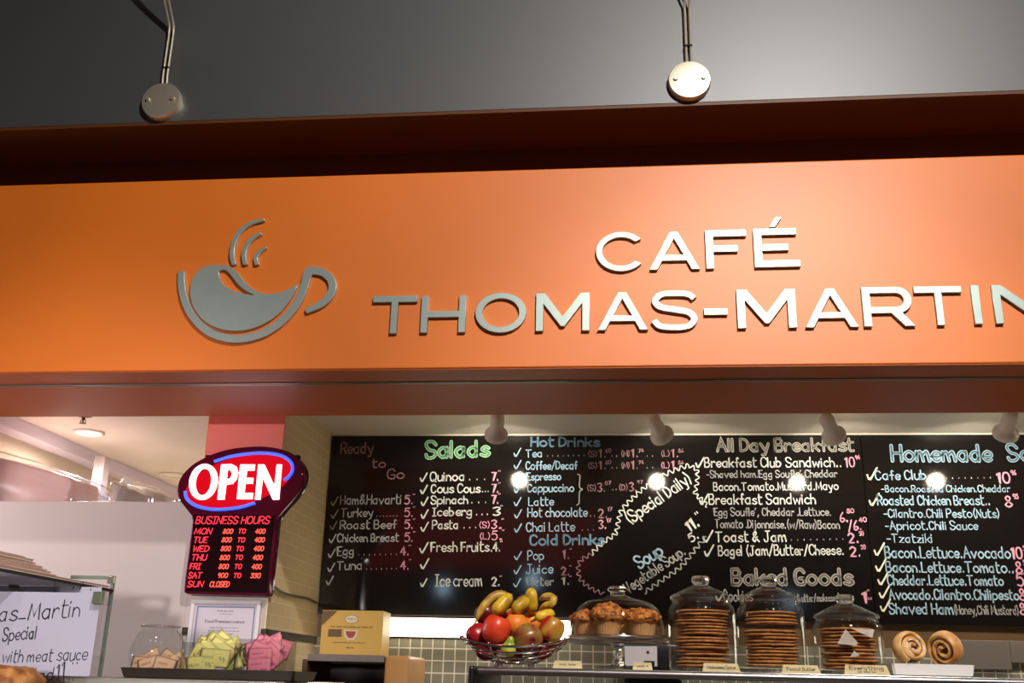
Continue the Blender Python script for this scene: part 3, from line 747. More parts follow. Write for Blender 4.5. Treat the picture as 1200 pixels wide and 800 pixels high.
# --- sandwiches board
MB = boards[1].location.copy()
K = Chalk(boards[1])
K.sec = 'Homemade Sandwiches'
heading('cyo', 'cyf', C4, 'Homemade', 147, 160, 518, 160, 62, 14, 7); heading('cyo', 'cyf', C4, 'Sandwiches', 582, 158, 1010, 158, 62, 14, 7)
K.line('cyan', C4, 'Cafe Club', 84, 231, 276, 228, 36, 5.5); K.line('white', C4, '..........', 296, 226, 520, 224, 30, 4); price('pink', C4, '10', 542, 243, 590, 42, '96', 7)
K.line('cyan', C4, '-Bacon.Roasted Chicken.Cheddar', 107, 276, 588, 276, 26, 4)
K.line('cyan', C4, 'Roasted Chicken Breast..', 92, 325, 512, 324, 36, 5.5); price('pink', C4, '8', 572, 332, 598, 42, '95', 7)
K.line('cyan', C4, '-Cilantro.Chili Pesto(Nuts)', 116, 371, 550, 372, 32, 4.6); K.line('cyan', C4, '-Apricot.Chili Sauce', 122, 417, 467, 417, 31, 4.6); K.line('cyan', C4, '-Tzatziki', 127, 465, 297, 466, 32, 4.6)
for t, x0, x1, y, h in (('Bacon.Lettuce.Avocado', 120, 590, 522, 40), ('Bacon.Lettuce.Tomato..', 124, 602, 576, 38), ('Cheddar.Lettuce.Tomato', 130, 564, 624, 36), ('Avocado.Cilantro.Chilipesto', 136, 622, 678, 36), ('Shaved Ham', 137, 374, 732, 38)):
    K.line('cyan', C4, t, x0, y, x1, y+2, h, 5.8)
K.line('white', C4, '(Honey,Chili Mustard)', 380, 734, 622, 736, 32, 3.6)
for t, x0, x1, y in (('10', 596, 636, 526), ('8', 612, 636, 580), ('5', 618, 640, 628), ('8', 626, 648, 682), ('8', 628, 650, 736)): price('pink', C4, t, x0, y, x1, 42, '50', 7)
for x, y in ((52, 229), (60, 325), (79, 512), (85, 572), (93, 622), (98, 672), (102, 722)): check('cream', C4, x, y, 38, 6)
K.done([('cyo', 'heading_outline', 'ck_cyan', 'pale blue heading outline'), ('cyf', 'heading_fill', 'ck_cyand', 'dark blue-grey heading fill'), ('cyan', 'item_lettering', 'ck_cyan', 'pale blue names'),
        ('white', 'small_lettering', 'ck_dim', 'dim white chalk'), ('pink', 'price_lettering', 'ck_pink', 'bright pink chalk prices'), ('cream', 'check_mark_lettering', 'ck_cream', 'cream check marks')])

# ------------------------------------------------------------------ ceiling spots at the menu, downlights, sprinkler
M['spot_white'] = mat('white_spot_enamel', rgb(240, 230, 214), rough=.3, spec=.5)
M['bulb_on'] = mat('lit_spot_bulb', (1, 1, 1, 1), emit=(1, .9, .72, 1), estr=60)
for (mx_, my_), (hx, hy), wh, aimx in (((585, 487), (582, 504), 'first from the tiled wall, between Salads and Hot Drinks', -.14), ((766, 486), (773, 505), 'second from the tiled wall, above drinks prices', .42),
                               ((965, 486), (975, 505), 'third from the tiled wall, above All Day Breakfast', .42), ((1180, 484), (1180, 502), 'fourth from the tiled wall, above Homemade', 0)):
    hp = at(hx, hy, Y=3.985)
    c = Vector((at(mx_, my_, Y=3.945).x, 3.93, ZC))
    t = thing('ceiling_spotlight', 'white ceiling spotlight, '+wh, 'spotlight', c, 0, 'ceiling spotlights along the menu boards')
    b = B(); lathe(b, [(0, 0), (.036, 0), (.036, -.012), (.03, -.018), (0, -.018)], 32); obj('canopy', b, M['spot_white'], t, True)
    hd = hp-c
    aim = Vector((aimx, .80, -.58)).normalized()
    mx = Matrix.Translation(hd) @ aim.to_track_quat('Z', 'Y').to_matrix().to_4x4()
    q = mx @ Vector((0, 0, -.06))
    b = B(); tube(b, [Vector((0, 0, -.012)), Vector((q.x*.5, q.y*.5, q.z*.6-.006)), q], .009, 10); obj('knuckle', b, M['spot_white'], t, True)
    b = B(); lathe(b, [(0, -.086), (.016, -.085), (.024, -.078), (.0275, -.068), (.0275, -.02), (.029, -.006), (.036, .006), (.0455, .014), (.0475, .022), (.047, .033), (.0445, .033), (.040, .018), (.028, .0), (0, -.004)], 40, ax=mx)
    obj('spot_head', b, M['spot_white'], t, True)
    b = B(); lathe(b, [(0, .030), (.018, .029), (.027, .024), (.031, .014), (.02, .002), (0, .0)], 24, ax=mx); obj('bulb', b, M['bulb_on'], t, True)
    lamp('SPOT', 'spot_beam', c+hd+aim*.045, LAMP_MENU[0], LAMP_MENU[1], c+hd+aim*.045+Vector((aimx*.5, .8, -.33)), size=.022, angle=100, blend=.4, parent=t)

def downlight(px, py, r, label, on):
    c = at(px, py, Z=ZC)
    t = thing('recessed_downlight', label, 'ceiling light', c)
    b = B(); lathe(b, [(r*.8, 0), (r*1.12, -.001), (r*1.15, -.006), (r*1.05, -.011), (r*.82, -.008), (r*.8, 0)], 48); obj('trim_ring', b, M['spot_white'] if on else M['cream'], t, True)
    b = B(); lathe(b, [(0, -.004), (r*.81, -.004)], 40); obj('lens', b, M['lens_on'] if on else M['spot_white'], t)
    return t
M['lens_on'] = mat('lit_downlight_lens', (1, 1, 1, 1), emit=(1, .97, .95, 1), estr=9)
t = downlight(104, 506, .062, 'lit round downlight in the white kitchen ceiling', True)
lamp('SPOT', 'downlight_beam', t.location+Vector((0, 0, -.03)), LAMP_KITCHEN[0]*1.2, LAMP_KITCHEN[1], t.location+Vector((0, 0, -2)), size=.06, angle=165, blend=.5, parent=t)
t = downlight(203, 556, .07, 'unlit round ceiling fitting behind the OPEN sign', False)
lamp('AREA', 'kitchen_fill_light', (-2.2, 5.6, ZC-.08), LAMP_KITCHEN[0], LAMP_KITCHEN[1], (-2.2, 5.6, 0), size=.35)  # fill added without a fitting to brighten the left kitchen
lamp('AREA', 'kitchen_fill_light', (2.6, 4.1, ZC-.06), 24, (1, .84, .62), (2.6, 4.1, 0), size=.3)  # unseen warm fill added to brighten the tiled side wall
c = at(98, 489, Z=ZC-.012); c.z = ZC
t = thing('fire_sprinkler', 'small dark fire sprinkler head beside the lit downlight', 'sprinkler', c)
rm = mat('dark_bronze', rgb(96, 50, 44), rough=.35, metal=.6)
b = B(); lathe(b, [(0, 0), (.036, 0), (.034, -.006), (.014, -.012), (0, -.012)], 32); obj('escutcheon', b, rm, t, True)
b = B(); lathe(b, [(0, -.011), (.007, -.012), (.007, -.024), (.003, -.026), (.003, -.034), (0, -.034)], 16)
for s in (-1, 1): tube(b, smooth_pts([(s*.006, 0, -.02), (s*.012, 0, -.028), (s*.004, 0, -.038)], 4), .0018, 6)
obj('nozzle', b, rm, t, True)
b = B(); lathe(b, [(0, -.036), (.016, -.037), (.016, -.039), (0, -.039)], 24, rfun=lambda r, a, z: r*(1 if math.sin(a*9) > -.2 else .72)); obj('deflector', b, rm, t)

# ------------------------------------------------------------------ OPEN sign with business hours
CO = (200, 510, 4.0); YO = 3.775
so = at(278, 697, Y=YO); soff = Vector((so.x, YP, so.z))
sign = thing('open_sign', 'lit red and blue OPEN sign with business hours, mounted on the pier', 'sign', soff)
def spart(nm, loops, y, d, m_, par=None, px=True, label=None, bev=0.0):
    return plate(nm, [pix(l, YO, CO) for l in loops] if px else loops, y, d, M[m_] if isinstance(m_, str) else m_, par or sign, bev, soff, label)
M['sign_case'] = mat('burgundy_gloss_plastic', rgb(84, 8, 34), rough=.2, spec=.3)
M['sign_face'] = mat('backlit_red_panel', rgb(120, 0, 12), rough=.3, emit=(1, .0, .012, 1), estr=.6, spec=.2)
M['neon_white'] = mat('lit_open_letters', (1, 1, 1, 1), emit=(1, .83, .78, 1), estr=3.2)
M['neon_blue'] = mat('lit_blue_tube', (.1, .2, 1, 1), emit=(.02, .07, 1, 1), estr=1.7)
M['led_red'] = mat('lit_red_lettering', rgb(200, 20, 30), emit=(1, .03, .06, 1), estr=1.1)
M['led_orange'] = mat('lit_amber_red_digits', rgb(230, 60, 40), emit=(1, .09, .06, 1), estr=1.3)
M['sign_black'] = mat('dark_sign_panel', rgb(26, 4, 8), rough=.3, spec=.1)
out = [(29, 262), (38, 215), (62, 175), (104, 135), (160, 103), (220, 78), (290, 61), (360, 53), (430, 51), (500, 60), (560, 80), (602, 112), (624, 152), (627, 195), (612, 243), (578, 293), (535, 340), (506, 376)]
out = [(p.x, p.y) for p in smooth_pts([(x, y, 0) for x, y in out], 4)]
out += [(496, 402), (488, 480), (470, 640), (459, 740), (452, 751), (300, 748), (75, 742), (62, 734), (68, 660), (88, 500), (101, 402)]
out += [(p.x, p.y) for p in smooth_pts([(x, y, 0) for x, y in [(98, 376), (76, 348), (46, 310), (32, 280)]], 3)]
spart('case', [out], YO, YP-.006-YO, 'sign_case', bev=.004)
el = [(322+252*math.cos(a)+28*math.sin(a)*-1, 214+122*math.sin(a)-46*math.cos(a)) for a in (2*math.pi*i/64 for i in range(64))]
spart('lit_panel', [el], YO-.002, .003, 'sign_face', label='glowing red panel')
spart('hours_panel', [[(112, 372), (488, 376), (452, 738), (74, 730)]], YO-.002, .003, 'sign_black', label='dark panel of opening hours')
def oel(rx, ry): return [(156+rx*math.cos(a)-ry*.10*math.sin(a), 219+ry*math.sin(a)) for a in (2*math.pi*i/40 for i in range(40))]
for lp in ([oel(66, 84), oel(37, 63)],
           [[(222, 301), (240, 138), (288, 136), (310, 147), (318, 176), (310, 208), (292, 227), (262, 232), (254, 301)], [(269, 163), (284, 164), (290, 182), (282, 204), (264, 207)]],
           [[(313, 299), (329, 138), (397, 138), (394, 165), (359, 165), (355, 201), (389, 201), (386, 227), (352, 227), (347, 271), (388, 271), (385, 299)]],
           [[(398, 301), (413, 138), (441, 138), (489, 240), (500, 138), (523, 138), (509, 301), (481, 301), (433, 198), (422, 301)]]):
    spart('open_letter', lp, YO-.007, .006, 'neon_white')
def ntube(pts):
    b = B(); P = [at(CO[0]+x/4, CO[1]+y/4, Y=YO-.006)-soff for x, y in pts]
    tube(b, smooth_pts(P, 6), .0062, 10); obj('neon_tube', b, M['neon_blue'], sign, True)
ntube([(205, 122), (280, 99), (370, 85), (450, 83), (520, 95), (563, 125), (572, 160), (557, 190), (533, 209)])
ntube([(68, 262), (75, 295), (110, 325), (165, 342), (230, 347), (320, 338), (395, 317)])
MBO = soff
def mapO(p, lift): return Vector((p[0]-soff.x, YO-.002-lift-soff.y, p[1]-soff.z))
def led(nm, mk, rows, w):
    b = B()
    for t, x0, y0, x1, y1, h in rows:
        a = at(CO[0]+x0/4, CO[1]+y0/4, Y=YO); e = at(CO[0]+x1/4, CO[1]+y1/4, Y=YO); k = YO/F/4
        write(b, t, (a.x, a.z), (e.x, e.z), h*k, w*k, mapO, .0016, .16, 0)
    obj(nm, b, M[mk], sign)
led('hours_heading', 'led_red', [('BUSINESS HOURS', 118, 414, 462, 414, 34)], 5.2)
days = [('MON', 112, 190, 462), ('TUE', 108, 170, 503), ('WED', 104, 178, 544), ('THU', 98, 166, 585), ('FRI', 91, 138, 627), ('SAT', 84, 144, 669), ('SUN', 80, 150, 710)]
led('day_lettering', 'led_red', [(d, x0, y, x1, y, 26) for d, x0, x1, y in days] + [('TO', x, y, x+32, y, 20) for x, y in ((318, 459), (314, 500), (308, 541), (304, 582), (300, 625), (296, 667))], 5)
led('hour_digits', 'led_orange', [(h0, x, y, x+44, y, 21) for h0, x, y in (('800', 246, 460), ('800', 240, 500), ('800', 236, 541), ('800', 231, 583), ('800', 226, 625), ('900', 222, 667))]
    + [(h1, x, y, x+44, y, 21) for h1, x, y in (('400', 398, 460), ('400', 395, 500), ('400', 391, 541), ('400', 386, 583), ('400', 381, 626), ('330', 376, 668))] + [('CLOSED', 184, 710, 274, 710, 24)], 4.6)
for x, y in ((179, 96), (586, 96)):
    p = at(CO[0]+x/4, CO[1]+y/4, Y=YO+.02)-soff
    b = B(); box(b, p.x-.014, p.x+.014, p.y, p.y+.025, p.z-.02, p.z+.004, .002); obj('hanging_tab', b, M['sign_black'], sign)
p = at(CO[0]+616/4, CO[1]+181/4, Y=YO-.004)-soff
b = B(); lathe(b, [(0, 0), (.0035, 0), (.0035, .006), (0, .007)], 12, ax=Matrix.Translation((p.x, p.y+.004, p.z))@Matrix.Rotation(math.radians(90), 4, 'X')); obj('screw', b, M['chrome'], sign, True)
# red and blue light the tubes throw is real emission; the lead runs along the tiles to the menu board
b = B(); P = [at(318, 684, Y=YP-.012), at(325, 690, X=XW+.012), at(333, 695, X=XW+.010), at(348, 699, X=XW+.009), at(360, 701, X=XW+.010), at(371, 706, X=XW+.012)]
P = smooth_pts(P, 8); tube(b, P, .0055, 8)
tag(obj('power_cord', b, mat('grey_brown_cable', rgb(98, 84, 66), rough=.35, var=.3, vscale=90), None, True), 'twisted power cord running from the OPEN sign along the tiles', 'cord')

# certificate on the pier
c0 = at(264, 745, Y=YP-.012)
z1 = at(264, 703, Y=YP-.012).z; x0, x1 = at(222.5, 722, Y=YP-.012).x, at(304.5, 722, Y=YP-.012).x; z0 = z1-.21
cc = Vector(((x0+x1)/2, YP, z0))
t = thing('framed_certificate', 'white framed certificate on the pier below the OPEN sign', 'certificate', cc)
hw = (x1-x0)/2; hh = z1-z0
b = B()
for a in ((-hw, hw, 0, .014), (-hw, hw, hh-.014, hh)): box(b, a[0], a[1], -.016, -.0005, a[2], a[3], .002)
for s in (-1, 1): box(b, s*hw-(.014 if s > 0 else 0), s*hw+(.014 if s < 0 else 0), -.016, -.0005, .0141, hh-.0141, .002)
obj('frame', b, mat('white_frame', rgb(232, 226, 226), rough=.4), t)
b = B(); box(b, -hw+.0142, hw-.0142, -.006, -.0005, .0142, hh-.0142); obj('certificate_paper', b, mat('lilac_white_paper', rgb(214, 204, 214), rough=.6, var=.02), t)
b = B(); g = .022
for a in ((-hw+g, hw-g, hh-g-.005, hh-g), (-hw+g, -hw+g+.005, g, hh-g-.0051), (hw-g-.005, hw-g, g, hh-g-.0051)): box(b, a[0], a[1], -.0066, -.0061, a[2], a[3])
obj('printed_border', b, mat('blue_grey_print', rgb(128, 132, 168), rough=.6), t)
b = B(); mapC = lambda p, l: Vector((p[0], -.0063-l, p[1]))
ink = mat('dark_print', rgb(74, 66, 84), rough=.7)
write(b, 'Food Premises Licence', (-.075, hh-.082), (.075, hh-.082), .011, .0015, mapC, .0002)
for k, (wd, z, h) in enumerate(((.07, hh-.042, .006), (.045, hh-.052, .004), (.11, hh-.102, .0045), (.12, hh-.113, .0045), (.08, hh-.124, .0045), (.05, hh-.14, .0045))):
    scribble(b, (-wd/2, z), (wd/2, z), h, h*.16, mapC, .0002, k)
obj('printed_lettering', b, ink, t)

# ------------------------------------------------------------------ things on top of the partition
c = at(110, 588, Y=4.72); zt = ZC
b = B(); x0, x1 = at(107, 560, Y=4.70).x, at(119.5, 560, Y=4.70).x
t = thing('white_post', 'narrow white post standing on the partition up to the ceiling', 'post', ((x0+x1)/2, 4.73, 2.043)); w_ = (x1-x0)/2
box(b, -w_, w_, -.03, .03, .006, .366, .003); obj('post_profile', b, M['white_wall'], t)
b = B(); box(b, -w_*1.3, w_*1.3, -.045, .045, 0, .006, .001); obj('base_plate', b, M['white_wall'], t)
def soft_block(bm, hx, hy, hz, seed, amp, sub=5, flat=.0):
    g = bmesh.ops.create_cube(bm, size=2)
    bmesh.ops.subdivide_edges(bm, edges=bm.edges[:], cuts=14, use_grid_fill=True)
    for v in bm.verts:
        n = v.co.copy(); k = max(abs(n.x), abs(n.y), abs(n.z)); r = n.length
        s = n*(k/r)*.35*1.35 + n*.62
        d = noise.noise(s*1.7+Vector((seed, 0, 0)))*amp + abs(noise.noise(s*4.1+Vector((0, seed, 0))))*amp*.5
        s = s*(1+d)
        v.co = Vector((s.x*hx, s.y*hy, (s.z+1)*hz))
        if v.co.z < 0.004: v.co.z = 0
    return bm
M['pinkbag'] = mat('pink_white_plastic_wrap', rgb(240, 206, 200), rough=.32, spec=.6, var=.05, vscale=5, bump=.4, bscale=22)
M['film'] = thin_glass('clear_plastic_film', tint=(.90, .89, .90, 1), ior=1.5, rough=.12, add=.04)
def bag(px0, px1, ptop, Y, label, name, material, seed, inner=None, slope=.3):
    xa, xb = at(px0, 588, Y=Y).x, at(px1, 588, Y=Y).x; zt_ = at((px0+px1)/2, ptop, Y=Y).z
    t = thing(name, label, 'bag', ((xa+xb)/2, Y+.16, 2.043))
    hz = (zt_-2.043)/2; hx = (xb-xa)/2
    sl = lambda v: v.co.z*(1-slope*.5*(v.co.x/hx)) if v.co.z > 0 else 0
    b = soft_block(B(), hx, .15, hz, seed, .10)
    for v in b.verts: v.co.z = sl(v)
    obj('bag_film', b, material, t, 'all')
    if inner:
        b = soft_block(B(), hx*.86, .125, hz*.9, seed+3, .05)
        for v in b.verts: v.co.z = sl(v)+.004
        obj('wrapped_contents', b, inner, t, 'all')
    return t
bag(-60, 89, 536, 4.0, 'big clear plastic bag of pale pink packs on the partition top', 'plastic_bag', M['film'], 2.0, M['pinkbag'], .75)
bag(123, 140, 564, 4.0, 'small bunched clear plastic bag beside the white post', 'plastic_bag', M['film'], 5.0, mat('pale_grey_packs', rgb(196, 188, 180), rough=.35, var=.1, vscale=14))
bag(136, 178, 564, 4.38, 'wider clear plastic bag of pale cups on the partition top', 'plastic_bag', M['film'], 8.0, mat('pale_beige_packs', rgb(200, 190, 176), rough=.35, var=.08, vscale=14))
bag(76, 97, 566, 4.36, 'small blue-grey bundle behind the big pink bag', 'plastic_bag', mat('blue_grey_plastic', rgb(120, 122, 150), rough=.3, var=.3, vscale=20), 11.0)

# ------------------------------------------------------------------ under-board lamp, back counter, shelf unit, tea box
xa, xb = at(445, 735, Y=YBW).x, at(669, 738, Y=YBW).x
t = thing('under_board_lamp', 'long lit white strip lamp on the wall just under the menu board', 'wall lamp', ((xa+xb)/2, YBW, 1.58))
hw = (xb-xa)/2
b = B(); box(b, -hw, hw, -.03, -.0005, -.002, .078, .002); obj('lamp_housing', b, M['white_wall'], t)
b = B(); box(b, -hw+.002, hw-.002, -.055, -.0305, 0, .076, .008, 3); obj('diffuser', b, mat('lit_opal_diffuser', (1, 1, 1, 1), emit=TUBE[1]+(1,), estr=TUBE[0]), t, True)
M['counter_dark'] = mat('dark_laminate', rgb(58, 48, 42), rough=.4, var=.1, vscale=6)
t = thing('back_counter', 'dark back counter along the tiled wall', 'counter', (.9, 4.2, 0))
b = B(); box(b, -2.2, 3.15, -.25, .285, .1, .91, .004); obj('cabinet_body', b, M['counter_dark'], t)
b = B(); box(b, -2.2, 3.15, -.28, .285, .91, .95, .006); obj('worktop', b, M['steel'], t)
b = B(); box(b, -2.15, 3.15, -.2, .28, 0, .1); obj('plinth', b, M['board_edge'], t)
M['wood'] = mat('honey_wood_veneer', rgb(190, 140, 82), rough=.4, var=.12, vscale=5)
M['wood_dark'] = mat('dark_brown_wood', rgb(92, 66, 46), rough=.45, var=.12, vscale=7)
xl, xr = at(355, 767, Y=3.98).x, at(480, 767, Y=3.98).x; zu = at(420, 767, Y=3.98).z
t = thing('wooden_shelf_unit', 'open wooden shelf unit with a grey front edge, under the yellow tea box', 'shelf unit', ((xl+xr)/2, 4.15, .95)); hw = (xr-xl)/2; H = zu-.95
b = B(); box(b, -hw, -hw+.02, -.17, .17, 0, H-.02, .002); obj('side_panel', b, M['wood_dark'], t)
xs = at(450, 780, Y=3.98).x-(xl+xr)/2
b = B(); box(b, xs, hw, -.17, .17, 0, H, .014, 3); obj('side_panel', b, M['wood'], t, True)
b = B(); box(b, -hw+.0201, xs-.0005, -.165, .17, H-.026, H-.002, .003); obj('top_board', b, M['wood_dark'], t)
b = B(); box(b, -hw+.0201, xs-.0005, -.174, -.1655, H-.026, H, .002); obj('edge_strip', b, mat('grey_edge_strip', rgb(128, 116, 112), rough=.35), t)
b = B(); box(b, -hw+.0201, xs-.0005, .155, .169, 0, H-.0265); obj('back_panel', b, M['counter_dark'], t)
for z in (.02, .28): b = B(); box(b, -hw+.0201, xs-.0005, -.16, .1545, z, z+.02, .002); obj('shelf', b, M['wood_dark'], t)

xl, xr = at(374, 767, Y=4.05).x, at(446.5, 767, Y=4.05).x; zt_ = at(412, 715, Y=4.05).z; Hb = zt_-zu
t = thing('tea_box', 'yellow cardboard tea box with an oval crest and red cup picture', 'box', ((xl+xr)/2, 4.05+.065, zu)); hw = (xr-xl)/2
b = B(); box(b, -hw, hw, -.065, .065, 0, Hb, .002); obj('carton', b, mat('mustard_card', rgb(214, 172, 84), rough=.45, var=.04, vscale=9), t)
mapT = lambda p, l: Vector((p[0], -.0652-l, p[1]))
def decal(nm, pts, m_, par, mf, lift):
    b = B(); b.faces.new([b.verts.new(mf(p, lift)) for p in pts]); return obj(nm, b, m_, par)
brn = mat('brown_print', rgb(108, 84, 48), rough=.5); wht = mat('cream_print', rgb(226, 208, 178), rough=.5); redp = mat('dull_red_print', rgb(168, 74, 64), rough=.5)
W2, H2 = 2*hw, Hb
def uv(u, v): return (-hw+W2*u, H2*(1-v))
decal('corner_band', [uv(.005, .015), uv(.25, .015), uv(.02, .34), uv(.005, .34)], brn, t, mapT, .0003)
decal('oval_crest', [(uv(.485, .2)[0]+.026*math.cos(a), uv(.485, .2)[1]+.017*math.sin(a)) for a in (2*math.pi*i/40 for i in range(40))], brn, t, mapT, .0003)
decal('oval_crest', [(uv(.485, .2)[0]+.0245*math.cos(a), uv(.485, .2)[1]+.0155*math.sin(a)) for a in (2*math.pi*i/40 for i in range(40))], wht, t, mapT, .0005)
decal('brown_panel', [uv(.12, .43), uv(.34, .43), uv(.34, .60), uv(.12, .60)], brn, t, mapT, .0003)
decal('cup_picture', [uv(.37, .44), uv(.60, .44), uv(.585, .58), uv(.545, .665), uv(.44, .665), uv(.39, .58)], wht, t, mapT, .0003)
decal('cup_picture', [uv(.40, .47), uv(.57, .47), uv(.555, .56), uv(.52, .62), uv(.455, .62), uv(.42, .56)], redp, t, mapT, .0005)
b = B()
for k, (u0, u1, v, h) in enumerate(((.42, .55, .215, .006), (.16, .84, .40, .008), (.2, .72, .74, .005), (.43, .55, .86, .007))):
    scribble(b, uv(u0, v), uv(u1, v), h, h*.18, mapT, .0008, k)
obj('printed_lettering', b, brn, t)

# things on the wall and the back counter at the right
xl, xr, z0, z1 = at(1108, 765, Y=4.47).x, at(1300, 765, Y=4.47).x, at(1150, 784, Y=4.47).z, at(1150, 750, Y=4.47).z
t = thing('steel_wall_panel', 'grey steel panel on the wall behind the cinnamon buns', 'panel', ((xl+xr)/2, YBW-.012, z0)); hw = (xr-xl)/2
xs = at(1184, 765, Y=4.47).x-(xl+xr)/2
b = B(); box(b, -hw, xs-.001, -.02, 0, 0, z1-z0, .002); obj('steel_sheet', b, M['dull_steel'], t)
b = B(); box(b, xs, hw, -.018, 0, .028, z1-z0, .002); obj('steel_sheet', b, M['dull_steel'], t)
xl, xr = at(731, 770, Y=4.1).x, at(800, 770, Y=4.1).x; zt_ = at(765, 753, Y=4.1).z
t = thing('coffee_machine', 'dark coffee machine with a pale notice, behind the glass cake stand', 'coffee machine', ((xl+xr)/2, 4.24, .95)); hw = (xr-xl)/2; H = zt_-.95
dk = mat('black_appliance_plastic', rgb(28, 24, 24), rough=.25)
b = B(); box(b, -hw, hw, -.14, .14, 0, .10, .006); obj('base', b, dk, t, True)
b = B(); box(b, -hw, hw, -.02, .14, .1005, H-.13, .006); obj('column', b, dk, t, True)
b = B(); box(b, -hw, hw, -.14, .14, H-.1295, H, .01, 3); obj('head', b, dk, t, True)
b = B(); lathe(b, [(.045, 0), (.05, .004), (.062, .06), (.05, .14), (.038, .15), (.036, .146), (.047, .138), (.058, .06), (.046, .008), (0, .006)], 32, (0, -.08, .101)); obj('coffee_pot', b, M['lidglass'], t, True)
b = B(); xw2 = hw*1.1; box(b, -hw+.004, -hw+.004+xw2, -.143, -.1405, H-.085, H-.008, .0005); nt_ = obj('paper_notice', b, mat('pale_notice_paper', rgb(206, 200, 200), rough=.6, var=.05), t)
b = B(); box(b, -hw+.075, -hw+.115, -.1436, -.1431, H-.085, H-.066); box(b, -hw+.086, -hw+.096, -.1436, -.1431, H-.04, H-.03); obj('printed_mark', b, M['board_edge'], nt_)

# ------------------------------------------------------------------ the right display case
XC0 = at(549, 792, Y=2.88).x; ZR = ZT
t = thing('display_case', 'long steel topped glass display case carrying the fruit, jars and buns', 'display case', (XC0, 3.1, 0))
LX = 3.6
b = B(); box(b, .018, LX, -.20, .40, ZR-.018, ZR, .004); obj('steel_top', b, M['steel'], t, True)
b = B(); box(b, .02, LX, -.232, -.2005, ZR-.022, ZR-.002, .009, 4); obj('front_rail', b, M['steel'], t, True)
b = B(); box(b, 0, .0175, -.235, .40, ZR-.5, ZR+.001, .008, 3); obj('end_panel', b, M['board_edge'], t, True)
b = B(); box(b, .02, LX, -.226, -.2205, ZR-.52, ZR-.0225); obj('front_glass', b, M['acrylic'], t)
b = B(); box(b, .0, LX, -.26, .40, 0, ZR-.53, .004); obj('case_body', b, M['steel'], t)
for z in (.2, .36): b = B(); box(b, .02, LX, -.1, .38, ZR-z, ZR-z+.008); obj('glass_shelf', b, M['acrylic'], t)
b = B(); box(b, .02, LX, .3805, .40, ZR-.52, ZR-.019); obj('back_door', b, M['acrylic'], t)

# ------------------------------------------------------------------ cookie jars
def wob(seed, k): return lambda r, a, z: r*(1+.018*math.sin(3*a+seed)+.014*math.sin(5*a+2.3*seed)+.008*math.sin(11*a+seed*k))
M['cookie'] = two_tone('baked_cookie', rgb(150, 90, 42), rgb(212, 148, 82), .35, .68, 45, .75, 5, bump=.5, bscale=160)
M['cookie_edge'] = M['cookie']
def ordinal(n):
    w_ = ['', 'first', 'second', 'third', 'fourth', 'fifth', 'sixth', 'seventh', 'eighth', 'ninth', 'tenth', 'eleventh', 'twelfth', 'thirteenth', 'fourteenth', 'fifteenth', 'sixteenth', 'seventeenth', 'eighteenth', 'nineteenth', 'twentieth']
    return w_[n]
cookie_me = []
for k in range(5):
    b = B(); R = .074
    lathe(b, [(0, 0), (R*.80, 0), (R*.95, .0015), (R, .004), (R*.985, .0068), (R*.9, .0088), (R*.5, .0098), (0, .0094)], 56, rfun=wob(k*1.7, 2+k))
    for v in b.verts: v.co.z += .0012*noise.noise(v.co*38+Vector((k, 0, 0)))
    bmesh.ops.recalc_face_normals(b, faces=b.faces)
    me = bpy.data.meshes.new('cookie'); b.to_mesh(me); b.free(); me.materials.append(M['cookie']); me.polygons.foreach_set('use_smooth', [True]*len(me.polygons)); cookie_me.append(me)

